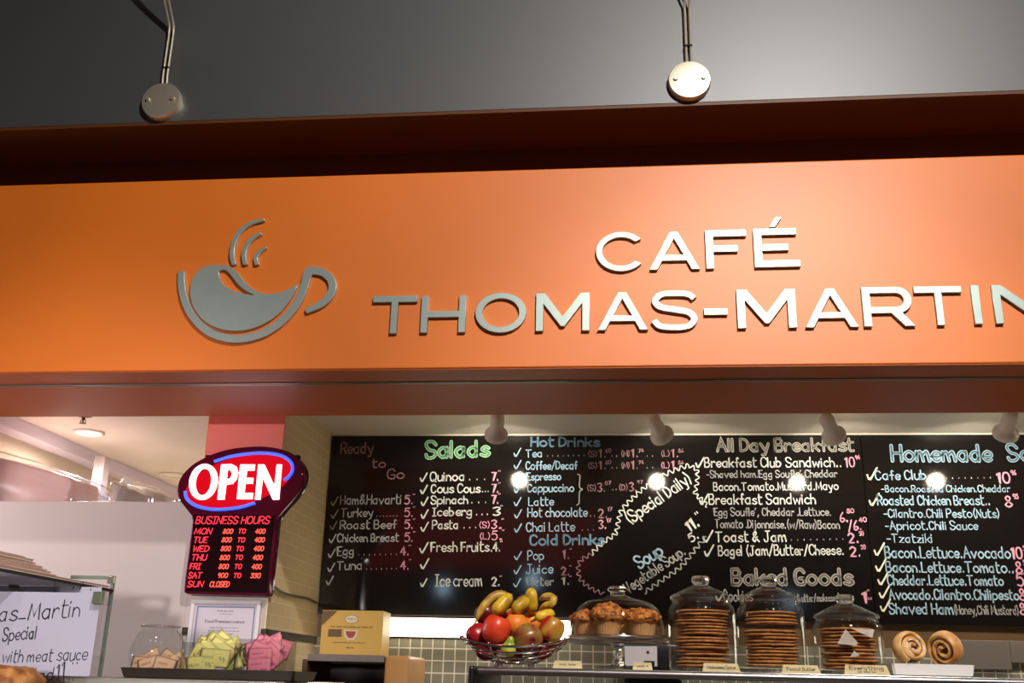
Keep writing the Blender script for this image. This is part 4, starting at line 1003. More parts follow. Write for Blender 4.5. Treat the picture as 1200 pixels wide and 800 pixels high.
def cookie_jar(px, xl, xr, pk, plid, pnk, which, Y, n, gaps, label):
    """px,.. photo pixels: centre, body edges, knob top, lid flange, shoulder"""
    base = at(px, 787, Y=Y); c = Vector((base.x, Y, ZT))
    R = (at(xr, 750, Y=Y).x-at(xl, 750, Y=Y).x)/2
    zk, zl, zs = (at(px, q, Y=Y-.0).z-ZT for q in (pk, plid, pnk))
    t = thing('cookie_jar', label, 'jar', c, 0, 'glass cookie jars')
    b = B()
    lathe(b, [(0, .010), (R*.80, .010), (R*.90, .004), (R*.93, 0), (R*.97, .004), (R, .014), (R, zs-.03), (R*.99, zs-.018), (R*.955, zs-.006), (R*.90, zs), (R*.885, zs+.006), (R*.87, zs+.012)], 72)
    jb = obj('jar_body', b, M['glass'], t, 'all')
    b = B(); lathe(b, [(0, 0.0004), (R*.93, .0006), (R*.975, .006), (R*.95, .011), (0, .0095)], 56); obj('thick_base', b, M['lidglass'], t, 'all')
    b = B()
    lathe(b, [(R*.84, zs+.004), (R*.875, zs+.0125), (R*.93, zl-.004), (R*.945, zl+.001), (R*.92, zl+.005), (R*.86, zl+.007), (R*.72, zl+.014), (R*.48, zl+.025), (R*.34, zl+.031), (R*.26, zl+.034), (R*.235, zl+.037)], 64)
    lid = obj('lid', b, M['lidglass'], t, 'all')
    k0 = zl+.037
    b = B(); lathe(b, [(0, k0-.004), (R*.20, k0-.002), (R*.235, k0+.003), (R*.27, k0+(zk-k0)*.5), (R*.275, zk-.008), (R*.25, zk-.002), (R*.2, zk), (0, zk-.001)], 40)
    obj('knob', b, M['solidglass'], lid, 'all')
    rnd = random.Random(which*13+n)
    z = .012; top = zs-.014; thick = (top-z-sum(gaps.values()))/n
    for i in range(n):
        z += gaps.get(i, 0)
        o = bpy.data.objects.new('cookie', cookie_me[rnd.randrange(5)]); COL.objects.link(o)
        s = R/.1*rnd.uniform(1.03, 1.08)*.98
        o.location = (c.x+rnd.uniform(-1, 1)*R*.055, c.y+rnd.uniform(-1, 1)*R*.05, c.z+z+.0006)
        tl = rnd.uniform(-.02, .02); tm = rnd.uniform(-.015, .015)
        o.rotation_euler = (tl*.4, tm*.4, rnd.uniform(0, 6.28)); o.scale = (s, s, min(1.25, thick/.0105))
        tag(o, 'flat brown cookie, %s from the top in the %s' % (ordinal(n-i), JW[which]), 'cookie', 'cookies in the '+JW[which])
        z += thick
    return t
JW = ['jar beside the cake stand', 'middle cookie jar', 'short cookie jar next to the buns']
cookie_jar(824.5, 785, 864.5, 675, 700.5, 709, 0, 3.05, 17, {0: 0, 3: .003, 9: .004}, 'tall glass cookie jar next to the cake stand, filled to the top')
cookie_jar(906, 866, 946, 676, 702, 711, 1, 3.05, 15, {0: .004, 11: .014}, 'tall glass cookie jar in the middle, below the words Baked Goods')
cookie_jar(996.5, 956, 1038, 697, 722.5, 730, 2, 3.05, 12, {0: .002}, 'shorter glass cookie jar with folded paper slips, beside the buns')
# folded slips of paper among the cookies at the front of the short jar
jc = Vector((at(996.5, 787, Y=3.05).x, 3.05, ZT)); pap = mat('grey_white_slip_paper', rgb(206, 190, 178), rough=.6)
for pts, lab in (([(982, 754), (991, 737), (1005, 752), (1004, 756)], 'pointed white paper slip at the front of the short cookie jar'),
                 ([(998, 736), (1026, 737), (1023, 747), (1010, 742)], 'upper white paper strip at the front of the short cookie jar'),
                 ([(996, 770), (1001, 762), (1008, 768), (1001, 769)], 'tiny white paper scrap low in the short cookie jar')):
    Yp = 3.05-.094; P = [at(x, y, Y=Yp) for x, y in pts]
    o0 = sum(P, Vector())/len(P); o0.z = min(p.z for p in P)
    b = B(); fr = [b.verts.new(Vector((p.x-o0.x, abs(p.x-jc.x)**2*4.2, p.z-o0.z))) for p in P]; bk = [b.verts.new(v.co+Vector((0, .0012, 0))) for v in fr]
    b.faces.new(fr); b.faces.new(list(reversed(bk)))
    for i in range(len(fr)): b.faces.new((fr[i], bk[i], bk[(i+1) % len(fr)], fr[(i+1) % len(fr)]))
    o = obj('paper_slip', b, pap); o.location = o0; tag(o, lab, 'paper slip', 'paper slips in the short cookie jar')

# ------------------------------------------------------------------ cake stand with muffins
YS = 3.06; pc = at(724.5, 785, Y=YS); c = Vector((pc.x, YS, ZT))
Rp = (at(784.5, 750, Y=YS).x-at(664.5, 750, Y=YS).x)/2; zp = at(724, 748.5, Y=YS).z-ZT
stand = thing('cake_stand', 'footed glass cake stand with a glass dome over the muffins', 'cake stand', c)
b = B(); lathe(b, [(0, zp-.006), (Rp*.3, zp-.005), (Rp*.9, zp-.007), (Rp*.985, zp-.014), (Rp, zp-.012), (Rp, zp+.004), (Rp*.985, zp+.007), (Rp*.95, zp+.002), (Rp*.88, zp), (0, zp)], 96)
obj('plate', b, M['plateglass'], stand, 'all')
b = B(); lathe(b, [(0, .012), (.022, .014), (.016, .022), (.012, .032), (.0165, .042), (.012, .052), (.014, zp*.72), (.02, zp*.88), (.034, zp-.0075), (0, zp-.0072)], 40)
obj('stem', b, M['solidglass'], stand, 'all')
b = B(); lathe(b, [(0, 0), (.066, 0), (.067, .003), (.055, .007), (.03, .012), (.02, .0135), (0, .014)], 64, rfun=lambda r, a, z: r*(1+.02*math.cos(8*a)))
obj('foot', b, M['plateglass'], stand, 'all')
zd = at(724, 701, Y=YS).z-ZT; Rd = Rp*.925
b = B()
hd_ = zd-zp
prof = [(Rd, zp+.001), (Rd*1.02, zp+.003), (Rd, zp+.006)] + [(Rd*r, zp+hd_*h) for r, h in ((.992, .16), (.98, .32), (.955, .48), (.915, .62), (.855, .74), (.775, .84), (.67, .91), (.55, .95), (.42, .975), (.36, .99), (.28, 1.03), (.17, 1.08))]
lathe(b, prof, 96); dome = obj('dome', b, M['glass'], stand, 'all')
zkn = at(722, 687, Y=YS).z-ZT
b = B(); lathe(b, [(0, zd+.006), (.02, zd+.008), (.021, zd+.013), (.019, zd+.018), (.027, zkn-.012), (.0285, zkn-.006), (.026, zkn-.001), (.02, zkn), (0, zkn-.0008)], 40)
obj('knob', b, M['solidglass'], dome, 'all')
M['muffin'] = two_tone('baked_muffin_top', rgb(120, 54, 14), rgb(226, 140, 54), .40, .62, 75, .7, 6, bump=.6, bscale=120)
M['muffin_cup'] = mat('brown_baking_paper', rgb(196, 146, 92), rough=.6, var=.1, vscale=20)
def muffin(px, pw, ptop, prim, Y, label, seed):
    p = at(px, 746, Y=Y); zr = at(px, prim, Y=Y).z-ZT-zp; zt_ = at(px, ptop, Y=Y).z-ZT-zp; s = pw*Y/F/2
    t = thing('muffin', label, 'muffin', (p.x, Y, ZT+zp+.0005), 0, 'muffins under the glass dome')
    b = B(); lathe(b, [(0, 0), (s*.70, 0), (s*.72, .002), (s*.98, zr), (s*.95, zr-.001), (0, zr-.004)], 96, rfun=lambda r, a, z: r*(1+.025*math.cos(30*a)) if z > .001 else r)
    obj('paper_cup', b, M['muffin_cup'], t, True)
    b = B(); h = zt_-zr
    g = [(s*.93, zr-.002), (s*1.10, zr+h*.10), (s*1.18, zr+h*.28), (s*1.13, zr+h*.5), (s*.95, zr+h*.72), (s*.66, zr+h*.9), (s*.3, zr+h*.99), (0, zr+h)]
    lathe(b, [(p_.x, p_.y) for p_ in smooth_pts([(r_, z_, 0) for r_, z_ in g], 4)][:-1]+[g[-1]], 96)
    for v in b.verts:
        q = v.co*42+Vector((seed, 0, 0)); k = noise.noise(q)*.006+abs(noise.noise(q*2.7))*.009+abs(noise.noise(q*5.3))*.005
        d = Vector((v.co.x, v.co.y, (v.co.z-zr)*.8+.01)).normalized(); v.co += d*k*(1 if v.co.z > zr else .2)
    obj('muffin_top', b, M['muffin'], t, 'all')
    return t
muffin(712, 32, 708, 729, 2.995, 'tall muffin in ribbed paper at the front under the dome', 1)
muffin(688.5, 31, 717, 730, 3.085, 'muffin at the fruit bowl side under the dome', 4)
muffin(753, 33, 715, 730, 3.045, 'muffin at the cookie jar side under the dome', 7)
muffin(731, 30, 716, 731, 3.13, 'muffin half hidden at the back under the dome', 9)

# ------------------------------------------------------------------ price cards (folded tents)
M['card'] = mat('cream_card', rgb(250, 236, 192), rough=.6, var=.02)
def tent(xl, xr, yt, yb, Y, text, label, text2=None):
    a, e = at(xl, yb, Y=Y), at(xr, yb, Y=Y); wd = (e.x-a.x)/2; h = max(.02, at((xl+xr)/2, yt, Y=Y).z-ZT)
    t = thing('price_card', label, 'price card', ((a.x+e.x)/2, Y, ZT), 0, 'folded price cards on the display case')
    dpt = .016
    b = B()
    f = [b.verts.new(p) for p in ((-wd*1.06, -dpt, 0), (wd*1.06, -dpt, 0), (wd*.94, 0, h), (-wd*.94, 0, h))]
    k = [b.verts.new(p) for p in ((-wd*1.02, dpt, 0), (wd*1.02, dpt, 0))]
    b.faces.new(f); b.faces.new((k[0], f[3], f[2], k[1]))
    r = bmesh.ops.solidify(b, geom=b.faces[:], thickness=.0006)
    obj('folded_card', b, M['card'], t)
    ln = math.hypot(dpt, h); n = Vector((0, -h, dpt)).normalized()
    def mf(p, l): v = p[1]/ln; return Vector((p[0], -dpt*(1-v), h*v))+n*(l+.0012)
    b = B(); z0 = ln*(.30 if not text2 else .48); (write(b, text, (-wd*.78, z0), (wd*.78, z0), ln*.38, ln*.05, mf, .0004) if text else scribble(b, (-wd*.6, z0), (wd*.6, z0), ln*.3, ln*.05, mf, .0004, int(xl)))
    if text2: scribble(b, (-wd*.45, ln*.16), (wd*.45, ln*.16), ln*.2, ln*.035, mf, .0004)
    obj('card_lettering', b, mat('brown_card_ink', rgb(120, 92, 62), rough=.7) if 'cink' not in M else M['cink'], t)
tent(649, 682, 776, 785, 2.945, '', 'folded price card at the fruit bowl side of the cake stand foot')
tent(742, 764, 776, 785.5, 2.945, '', 'small folded price card between the cake stand foot and the jars')
tent(824, 866, 777, 789, 2.93, 'Molasses Spice', 'folded price card reading Molasses Spice before the first cookie jar')
tent(917, 960, 779, 790, 2.93, 'Peanut Butter', 'folded price card reading Peanut Butter before the middle cookie jar')
tent(990, 1041, 779, 791, 2.93, 'Everything', 'folded price card before the shorter cookie jar', 'cookie jar')

# ------------------------------------------------------------------ cinnamon buns on a white tray
YT = 3.03; xl, xr = at(1046, 785, Y=YT-.05).x, at(1143, 785, Y=YT-.05).x; ztt = at(1095, 778, Y=YT-.05).z-ZT
tray = thing('white_tray', 'white rectangular serving tray under two cinnamon buns', 'tray', ((xl+xr)/2, YT+.02, ZT)); hw = (xr-xl)/2
por = mat('white_porcelain', rgb(236, 232, 228), rough=.15)
b = B()
g = bmesh.ops.create_grid(b, x_segments=1, y_segments=1, size=1)['verts']
b.free(); b = B()
def rect(x, y, z): return [b.verts.new(p) for p in ((-x, -y, z), (x, -y, z), (x, y, z), (-x, y, z))]
rg = [rect(hw*.90, .055, 0), rect(hw*.96, .064, .004), rect(hw, .07, ztt), rect(hw-.004, .066, ztt), rect(hw*.90, .058, .009), rect(hw*.86, .052, .007)]
b.faces.new(list(reversed(rg[0]))); b.faces.new(rg[-1])
for A_, C_ in zip(rg, rg[1:]):
    for i in range(4): b.faces.new((A_[i], A_[(i+1) % 4], C_[(i+1) % 4], C_[i]))
bmesh.ops.recalc_face_normals(b, faces=b.faces)
bmesh.ops.bevel(b, geom=[e for e in b.edges if abs((e.verts[0].co-e.verts[1].co).z) > .003], offset=.004, segments=3, affect='EDGES')
obj('tray_body', b, por, tray, True)
M['dough'] = two_tone('golden_baked_dough', rgb(196, 130, 62), rgb(240, 194, 128), .35, .65, 22, .5, 4, bump=.25, bscale=120)
M['cinnamon'] = mat('dark_cinnamon_filling', rgb(96, 52, 28), rough=.5, var=.2, vscale=60)
M['icing'] = mat('white_sugar_glaze', rgb(240, 224, 200), rough=.25, spec=.6)
def bun(px, py, r_px, Y, label, seed, sgn, lean):
    s = r_px*Y/F
    p = at(px, py, Y=Y)
    t = thing('cinnamon_bun', label, 'bun', (p.x, Y, p.z), 0, 'cinnamon buns on the white tray', rot=(-lean, 0, seed))
    # spiral roll in the local x-z plane, thickness along y
    turns = 2.6; n = 150; pts, rad = [], []
    for i in range(n):
        u = i/(n-1); rr = s*(.10+.76*(u**.9)); a = sgn*(turns*2*math.pi*u)+seed
        pts.append(Vector((rr*math.cos(a), 0, rr*math.sin(a)*.95))); rad.append(s*(.150+.02*math.sin(i*.31+seed))*(1 if i < n-10 else .55+.45*(n-1-i)/9))
    b = B(); rings = []
    for i, q in enumerate(pts):
        t_ = (pts[min(i+1, n-1)]-pts[max(i-1, 0)]).normalized(); nn = Vector((t_.z, 0, -t_.x)); ring = []
        for k in range(12):
            an = 2*math.pi*k/12; cy = math.sin(an)
            ring.append(b.verts.new(q+nn*(rad[i]*math.cos(an))+Vector((0, cy*.019 if abs(cy) < .9 else cy*.021, 0))))
        rings.append(ring)
    for A_, C_ in zip(rings, rings[1:]):
        for k in range(12): b.faces.new((A_[k], A_[(k+1) % 12], C_[(k+1) % 12], C_[k]))
    b.faces.new(rings[0]); b.faces.new(list(reversed(rings[-1])))
    obj('dough_spiral', b, M['dough'], t, 'all')
    b = B(); lathe(b, [(0, -.011), (s*.72, -.011), (s*.76, 0), (s*.72, .012), (0, .012)], 32, ax=Matrix.Rotation(math.radians(90), 4, 'X')); obj('cinnamon_filling', b, M['cinnamon'], t, True)
    b = B(); rnd = random.Random(int(seed*10)+3)
    for j in range(14):
        u = rnd.uniform(.18, .80); L_ = rnd.uniform(.03, .07)
        Q = []
        for q in range(6):
            uu = u+L_*q/5; rr = s*(.10+.76*(uu**.9))-s*.10; a = sgn*(turns*2*math.pi*uu)+seed
            Q.append(Vector((rr*math.cos(a), -.0185, rr*math.sin(a)*.95)))
        tube(b, smooth_pts(Q, 3), [max(.0012, s*.055*math.sin(math.pi*(i+.5)/16)) for i in range(16)], 8)
    obj('sugar_glaze', b, M['icing'], t, 'all')
    return t
bun(1066.5, 759, 20.5, 3.0, 'cinnamon bun nearer the cookie jar on the white tray', .4, 1, .22)
bun(1109, 760, 22.5, 3.03, 'cinnamon bun at the far end of the white tray, more glazed', 2.2, -1, .26)

# ------------------------------------------------------------------ wire fruit basket
YFB = 2.99; c = Vector((at(603, 783, Y=YFB).x, YFB, ZT))
def fpt(px, py, Y): return at(px, py, Y=Y)
bas = thing('fruit_basket', 'boat shaped chrome wire basket heaped with fruit', 'basket', c)
def ringpts(rx, ry, z0, k, n=72): return [Vector((rx*math.cos(a), ry*math.sin(a), z0+k*(abs(math.cos(a))**2.4))) for a in (2*math.pi*i/n for i in range(n))]
RX = (at(668, 745, Y=YFB).x-at(540, 745, Y=YFB).x)/2
z_end = at(542, 746, Y=YFB).z-ZT
rings_ = [(RX*.42, .055, .012, .004), (RX*.72, .088, .022, z_end*.38-.008), (RX*.90, .104, .036, z_end*.72-.03), (RX*1.0, .112, .052, z_end-.052)]
for rx, ry, z0, k in rings_:
    b = B(); tube(b, ringpts(rx, ry, z0, k), .0030 if rx < RX*.99 else .0036, 8, True); obj('wire_ring', b, M['chrome'], bas, True)
for i in range(8):
    a = 2*math.pi*(i+.5)/8
    P = [Vector((rx*math.cos(a), ry*math.sin(a), z0+k*(abs(math.cos(a))**2.4)-.002)) for rx, ry, z0, k in rings_]
    b = B(); tube(b, smooth_pts(P, 4), .0017, 6); rb = obj('wire_rib', b, M['chrome'], bas, True)
    b = B(); e = P[-1]+Vector((0, 0, .006)); bmesh.ops.create_icosphere(b, subdivisions=2, radius=.0042, matrix=Matrix.Translation(e)); obj('ball_end', b, M['chrome'], rb, True)
for sx, sy in ((-1, -1), (1, -1), (1, 1), (-1, 1)):
    b = B(); lathe(b, [(0, 0), (.006, .001), (.0075, .006), (.006, .011), (0, .013)], 16, (sx*RX*.30, sy*.039, 0)); obj('ball_foot', b, M['chrome'], bas, True)
b = B()
for s in (-.4, -.2, 0, .2, .4): tube(b, [Vector((-RX*.40*math.sqrt(1-(s/.5)**2*.9), s*.1, .0125)), Vector((RX*.40*math.sqrt(1-(s/.5)**2*.9), s*.1, .0125))], .0015, 6)
obj('bottom_wire_grid', b, M['chrome'], bas, True)

def apple_prof(R): return [(0, R*.62), (R*.10, R*.66), (R*.24, R*.80), (R*.46, R*.93), (R*.74, R*.84), (R*.95, R*.46), (R, R*.08), (R*.94, -R*.38), (R*.74, -R*.74), (R*.48, -R*.92), (R*.26, -R*.95), (R*.12, -R*.86), (0, -R*.80)]
def prof_smooth(P, n=3): return [(max(0, p.x), p.y) for p in smooth_pts([(a, b_, 0) for a, b_ in P], n)]
def streak(name, c1, c2, lo, hi): return two_tone(name, c1, c2, lo, hi, 16, .3, 2, axis=(1, 1, .55))
M['a_red'] = streak('red_apple_skin', rgb(126, 14, 18), rgb(190, 40, 34), .3, .7)
M['a_dark'] = streak('dark_red_apple_skin', rgb(70, 6, 14), rgb(126, 20, 28), .3, .7)
M['a_mix'] = streak('red_yellow_apple_skin', rgb(166, 24, 28), rgb(206, 160, 62), .52, .66)
M['a_green'] = streak('russet_green_apple_skin', rgb(140, 44, 36), rgb(160, 146, 70), .38, .62)
M['peach'] = two_tone('orange_red_skin', rgb(212, 40, 28), rgb(238, 84, 44), .35, .7, 14, .35, 2)
M['orange_f'] = mat('orange_peel', rgb(242, 138, 48), rough=.35, var=.06, vscale=20, bump=.35, bscale=420)
M['lime'] = two_tone('green_pear_skin', rgb(120, 150, 40), rgb(204, 206, 84), .35, .65, 20, .3, 2)
M['stem_br'] = mat('brown_fruit_stem', rgb(86, 58, 34), rough=.7)
FR = []
def fruit(px, py, rpx, Y, *a, **k): FR.append([at(px, py, Y=Y), rpx*Y/F, a, k])
def settle():
    """move the fruit apart until none overlaps, mostly in depth"""
    for it in range(300):
        for i in range(len(FR)):
            for j in range(i):
                d = FR[i][0]-FR[j][0]; g = (FR[i][1]+FR[j][1])*.97-d.length
                if g > 0:
                    n = Vector((d.x*.35, d.y+(.002 if abs(d.y) < .002 else 0), d.z*.35)).normalized()
                    FR[i][0] += n*(g*.3); FR[j][0] -= n*(g*.3)
        for f in FR: f[0].y = min(max(f[0].y, 2.915), 3.105)
    for p, R, a, k in FR: fruit_at(p, R, *a, **k)
def fruit_at(p, R, m_, label, rot=(0, 0, 0), kind='apple', name='apple', cat='apple', stem=True):
    t = thing(name, label, cat, p, 0, None, rot=rot)
    b = B()
    if kind == 'apple': lathe(b, prof_smooth(apple_prof(R)), 40, rfun=lambda r, a, z: r*(1+.025*math.cos(5*a)*(1 if z < 0 else .3)))
    elif kind == 'orange': lathe(b, [(R*math.sin(u)*1.0, R*.94*math.cos(u)) for u in (math.pi*i/24 for i in range(25))], 40)
    elif kind == 'pear': lathe(b, prof_smooth([(0, R*1.35), (R*.2, R*1.32), (R*.42, R*1.0), (R*.55, R*.6), (R*.85, R*.1), (R*.95, -R*.35), (R*.7, -R*.8), (R*.3, -R*.95), (0, -R*.9)]), 36)
    obj('skin', b, M[m_], t, 'all')
    if stem and kind != 'orange':
        top = R*.62 if kind == 'apple' else R*1.33
        b = B(); tube(b, smooth_pts([(0, 0, top-.004), (R*.05, 0, top+R*.22), (R*.16, 0, top+R*.40)], 3), .0016, 6); obj('stem', b, M['stem_br'], t, True)
    if kind == 'apple':
        b = B()
        for k in range(5):
            a = k*2*math.pi/5; tube(b, [Vector((0, 0, -R*.80)), Vector((R*.07*math.cos(a), R*.07*math.sin(a), -R*.86)), Vector((R*.12*math.cos(a+.3), R*.12*math.sin(a+.3), -R*.88))], [.0014, .0018, .0006], 6)
        obj('calyx', b, M['stem_br'], t, True)
    if kind == 'orange':
        b = B(); lathe(b, [(0, R*.945), (R*.08, R*.945), (R*.1, R*.93)], 10); obj('navel', b, M['lime'], t, True)
    return t
rd = math.radians
fruit(581.5, 738, 16.2, 2.935, 'peach', 'big bright orange-red apple at the front of the fruit basket', (rd(15), rd(10), 1))
fruit(560, 745, 12.5, 2.98, 'a_mix', 'streaked apple at the tip of the basket nearest the tea box', (rd(60), rd(30), 2))
fruit(570, 720, 12.8, 3.035, 'a_dark', 'dark red apple under the brown tipped banana', (rd(-10), rd(-25), .5))
fruit(605.5, 731.5, 13.6, 2.995, 'orange_f', 'orange lying beside the big red apple', (rd(50), 0, 1), 'orange', 'orange', 'orange')
fruit(622.5, 729.5, 13, 3.045, 'orange_f', 'orange further back under the upright banana', (rd(-60), 0, 2), 'orange', 'orange', 'orange')
fruit(618.5, 748.5, 16, 2.925, 'a_green', 'russet green apple showing its blossom end at the front of the basket', (rd(-72), 0, .4))
fruit(646, 737.5, 14.2, 2.955, 'a_mix', 'red apple with a yellow patch at the cake stand side of the basket', (rd(20), rd(-15), 2.4))
fruit(597.5, 758, 9.5, 2.915, 'lime', 'small green pear wedged between the two front apples', (rd(10), rd(14), 0), 'pear', 'pear', 'pear')
fruit(569, 760, 11.5, 2.965, 'a_dark', 'dark red apple low in the basket under the big orange-red one', (rd(80), 0, 1.2))
fruit(635, 760, 11.5, 2.97, 'a_dark', 'dark red apple low in the basket under the yellow patched one', (rd(70), 0, 3))
fruit(603, 765, 9.5, 3.005, 'a_red', 'red apple at the bottom of the basket', (rd(40), 0, 3))
fruit(592, 726, 10.5, 3.065, 'a_red', 'red apple at the back of the basket between orange and banana', (0, 0, 2))
fruit(640, 748, 12, 3.05, 'a_red', 'red apple at the back of the basket by the cake stand', (0, 0, 2))
fruit(590, 748, 13, 3.05, 'a_red', 'red apple at the back of the basket by the tea box', (0, 0, 1))
settle()
M['banana'] = two_tone('ripe_banana_skin', rgb(150, 104, 30), rgb(232, 190, 44), .34, .52, 18, .4, 4)
M['ban_tip'] = mat('dark_banana_tip', rgb(70, 46, 26), rough=.7, var=.2, vscale=60)
M['ban_brown'] = two_tone('browned_banana_skin', rgb(140, 92, 40), rgb(220, 180, 70), .4, .62, 26, .45, 4)
def banana(pts, rpx, label, m_='banana', stem=.12):
    P = [at(x, y, Y=Y) for x, y, Y in pts]; o0 = P[0].copy(); R = rpx*3.0/F
    t = thing('banana', label, 'banana', o0, 0, 'bananas on top of the fruit basket')
    Q = smooth_pts([p-o0 for p in P], 8); n = len(Q)
    def rr(i):
        u = i/(n-1)
        if u < .26: return R*(.26+.74*max(0, math.sin(u/.26*math.pi/2))**1.1)
        if u > .70: return R*(.24+.76*max(0, math.cos((u-.70)/.30*math.pi/2))**.8)
        return R*(1+.02*math.sin(u*9))
    b = B(); tube(b, Q, [rr(i) for i in range(n)], 6)
    obj('peel', b, M[m_], t, 'all')
    d0 = (Q[0]-Q[2]).normalized(); d1 = (Q[-1]-Q[-3]).normalized()
    b = B(); tube(b, [Q[0]-d0*.002, Q[0]+d0*.008, Q[0]+d0*.018], [R*.30, R*.24, R*.27], 8); obj('stalk', b, M['ban_brown'], t, True)
    b = B(); tube(b, [Q[-1]-d1*.002, Q[-1]+d1*.004], [R*.28, R*.2], 8); obj('tip', b, M['ban_tip'], t, True)
banana([(558, 727, 3.0), (566, 712, 3.01), (578, 699, 3.02), (590, 697, 3.03), (597, 706, 3.04)], 5.2, 'thin brown-streaked banana arching over the dark red apple', 'ban_brown')
banana([(579, 721, 2.975), (585, 712, 2.975), (592, 704, 2.985), (599, 697, 3.0)], 8.2, 'fat yellow banana slanting up beside the brown-streaked one')
banana([(600, 714, 2.985), (607, 711, 2.98), (613, 706, 2.99), (616, 699, 3.02)], 8.0, 'short yellow banana between the fat one and the upright one')
banana([(624, 719, 3.02), (623.5, 708, 3.005), (623, 698, 3.0), (622, 689, 3.01)], 7.4, 'yellow banana standing upright with its tip on top')
banana([(632, 716, 3.03), (638, 710, 3.015), (646, 708, 3.0), (649, 702, 3.0), (646, 699, 3.015), (638, 699, 3.03), (632, 702, 3.05)], 4.6, 'curled banana with a dark end next to the upright one', 'ban_brown')
banana([(628, 725, 2.965), (634, 722, 2.958), (642, 719.5, 2.968), (649, 719, 2.99)], 6.4, 'yellow banana lying over the yellow patched apple')

# ------------------------------------------------------------------ the left counter
ZL = 1.3915; XL = at(347, 795, Y=2.96).x
t = thing('service_counter', 'steel edged service counter under the sweetener tray and paper sign', 'counter', (-2.4, 3.0, 0))
b = B(); box(b, -1.6, XL+2.4, -.14, .50, ZL-.02, ZL, .004); obj('steel_top', b, M['steel'], t, True)
b = B(); box(b, -1.6, XL+2.4, -.165, -.1405, ZL-.03, ZL-.001, .006, 3); obj('front_rail', b, mat('grey_green_rail', rgb(176, 178, 166), rough=.25, metal=.6), t, True)
b = B(); box(b, -1.6, XL+2.4, -.135, .49, 0, ZL-.0205, .004); obj('counter_body', b, M['counter_dark'], t)
t2 = thing('pastry_ledge', 'low ledge in front of the counter holding the golden loaf', 'shelf', (-2.4, 2.66, 0))
b = B(); box(b, -1.6, 1.2, -.16, .16, 1.285, 1.30, .003); obj('ledge_top', b, M['steel'], t2, True)
b = B(); box(b, -1.6, 1.2, -.15, .16, 0, 1.2845, .004); obj('ledge_body', b, M['counter_dark'], t2)

# brown tray with bowl and sweetener boxes
YR = 2.98
xl, xr = at(145, 790, Y=YR-.06).x, at(349, 790, Y=YR-.06).x
zt_ = at(250, 784, Y=YR-.07).z-ZL
tr = thing('brown_tray', 'dark brown serving tray under the sweetener holders', 'tray', ((xl+xr)/2, YR+.02, ZL)); hw = (xr-xl)/2
b = B()
rg = [rect(hw*.97, .085, 0), rect(hw*.98, .09, .002), rect(hw, .105, zt_), rect(hw-.005, .10, zt_), rect(hw*.96, .082, .006)]
b.faces.new(list(reversed(rg[0]))); b.faces.new(rg[-1])
for A_, C_ in zip(rg, rg[1:]):
    for i in range(4): b.faces.new((A_[i], A_[(i+1) % 4], C_[(i+1) % 4], C_[i]))
obj('tray_body', b, mat('dark_brown_tray', rgb(50, 38, 30), rough=.35, var=.1, vscale=20), tr)
TZ = ZL+.0065
# fish bowl with brown sugar packets
p = at(181, 785, Y=YR); c = Vector((p.x, YR+.005, TZ)); Rb = 31.5*YR/F; Hbw = at(181, 733.5, Y=YR).z-TZ
t = thing('glass_bowl', 'round clear glass bowl of brown sugar packets on the brown tray', 'bowl', c)
zc_ = Hbw*.46
prof = [(0, .002), (Rb*.62, .002), (Rb*.74, .006)] + [(Rb*math.sqrt(max(.0, 1-((z-zc_)/(Hbw*.60))**2)), z) for z in (Hbw*k for k in (.12, .2, .3, .4, .5, .6, .7, .8, .88, .94))] + [(Rb*.70, Hbw*.985), (Rb*.715, Hbw)]
b = B(); lathe(b, prof, 72); obj('bowl_wall', b, M['glass'], t, 'all')
b = B(); tube(b, [Vector((Rb*.712*math.cos(a), Rb*.712*math.sin(a), Hbw)) for a in (2*math.pi*i/64 for i in range(64))], .0024, 8, True); obj('rolled_rim', b, M['lidglass'], t, 'all')

def packet_mesh(name, w_, h_, m_, mprint, lines):
    """a paper sachet, slightly pillowed, crimped ends, printed front"""
    b = B(); nx, nz = 8, 10; V = {}
    for sd in (1, -1):
        for i in range(nx+1):
            for j in range(nz+1):
                u, v = i/nx, j/nz
                if sd == -1 and (i in (0, nx) or j in (0, nz)): V[sd, i, j] = V[1, i, j]; continue
                pill = (math.sin(math.pi*u)**.6)*(math.sin(math.pi*v)**.6)*.0042
                V[sd, i, j] = b.verts.new(((u-.5)*w_, -sd*pill+.0006*math.sin(v*17+u*5), v*h_))
        for i in range(nx):
            for j in range(nz):
                f = (V[sd, i, j], V[sd, i+1, j], V[sd, i+1, j+1], V[sd, i, j+1])
                b.faces.new(f if sd == 1 else f[::-1])
    bmesh.ops.recalc_face_normals(b, faces=b.faces)
    me = bpy.data.meshes.new(name); b.to_mesh(me); b.free(); me.materials.append(m_); me.polygons.foreach_set('use_smooth', [True]*len(me.polygons))
    b = B(); mf = lambda q, l: Vector((q[0], -.0046-l, q[1]))
    for k, (x0, x1, z, h) in enumerate(lines): scribble(b, (x0*w_, z*h_), (x1*w_, z*h_), h*h_, h*h_*.15, mf, .0, k)
    for k in (.06, .94): ribbon(b, [(-w_*.47, h_*k), (w_*.47, h_*k)], h_*.02, lambda q, l: Vector((q[0], -.0018-l, q[1])), 0)
    pm = bpy.data.meshes.new(name+'_print'); b.to_mesh(pm); b.free(); pm.materials.append(mprint)
    return me, pm
pk_y = packet_mesh('yellow_packet', .092, .052, mat('pale_yellow_paper', rgb(240, 230, 142), rough=.55, var=.04, vscale=30), mat('grey_green_print', rgb(176, 180, 104), rough=.6), [(-.40, -.02, .40, .22), (-.38, .02, .18, .09), (.16, .38, .3, .3)])
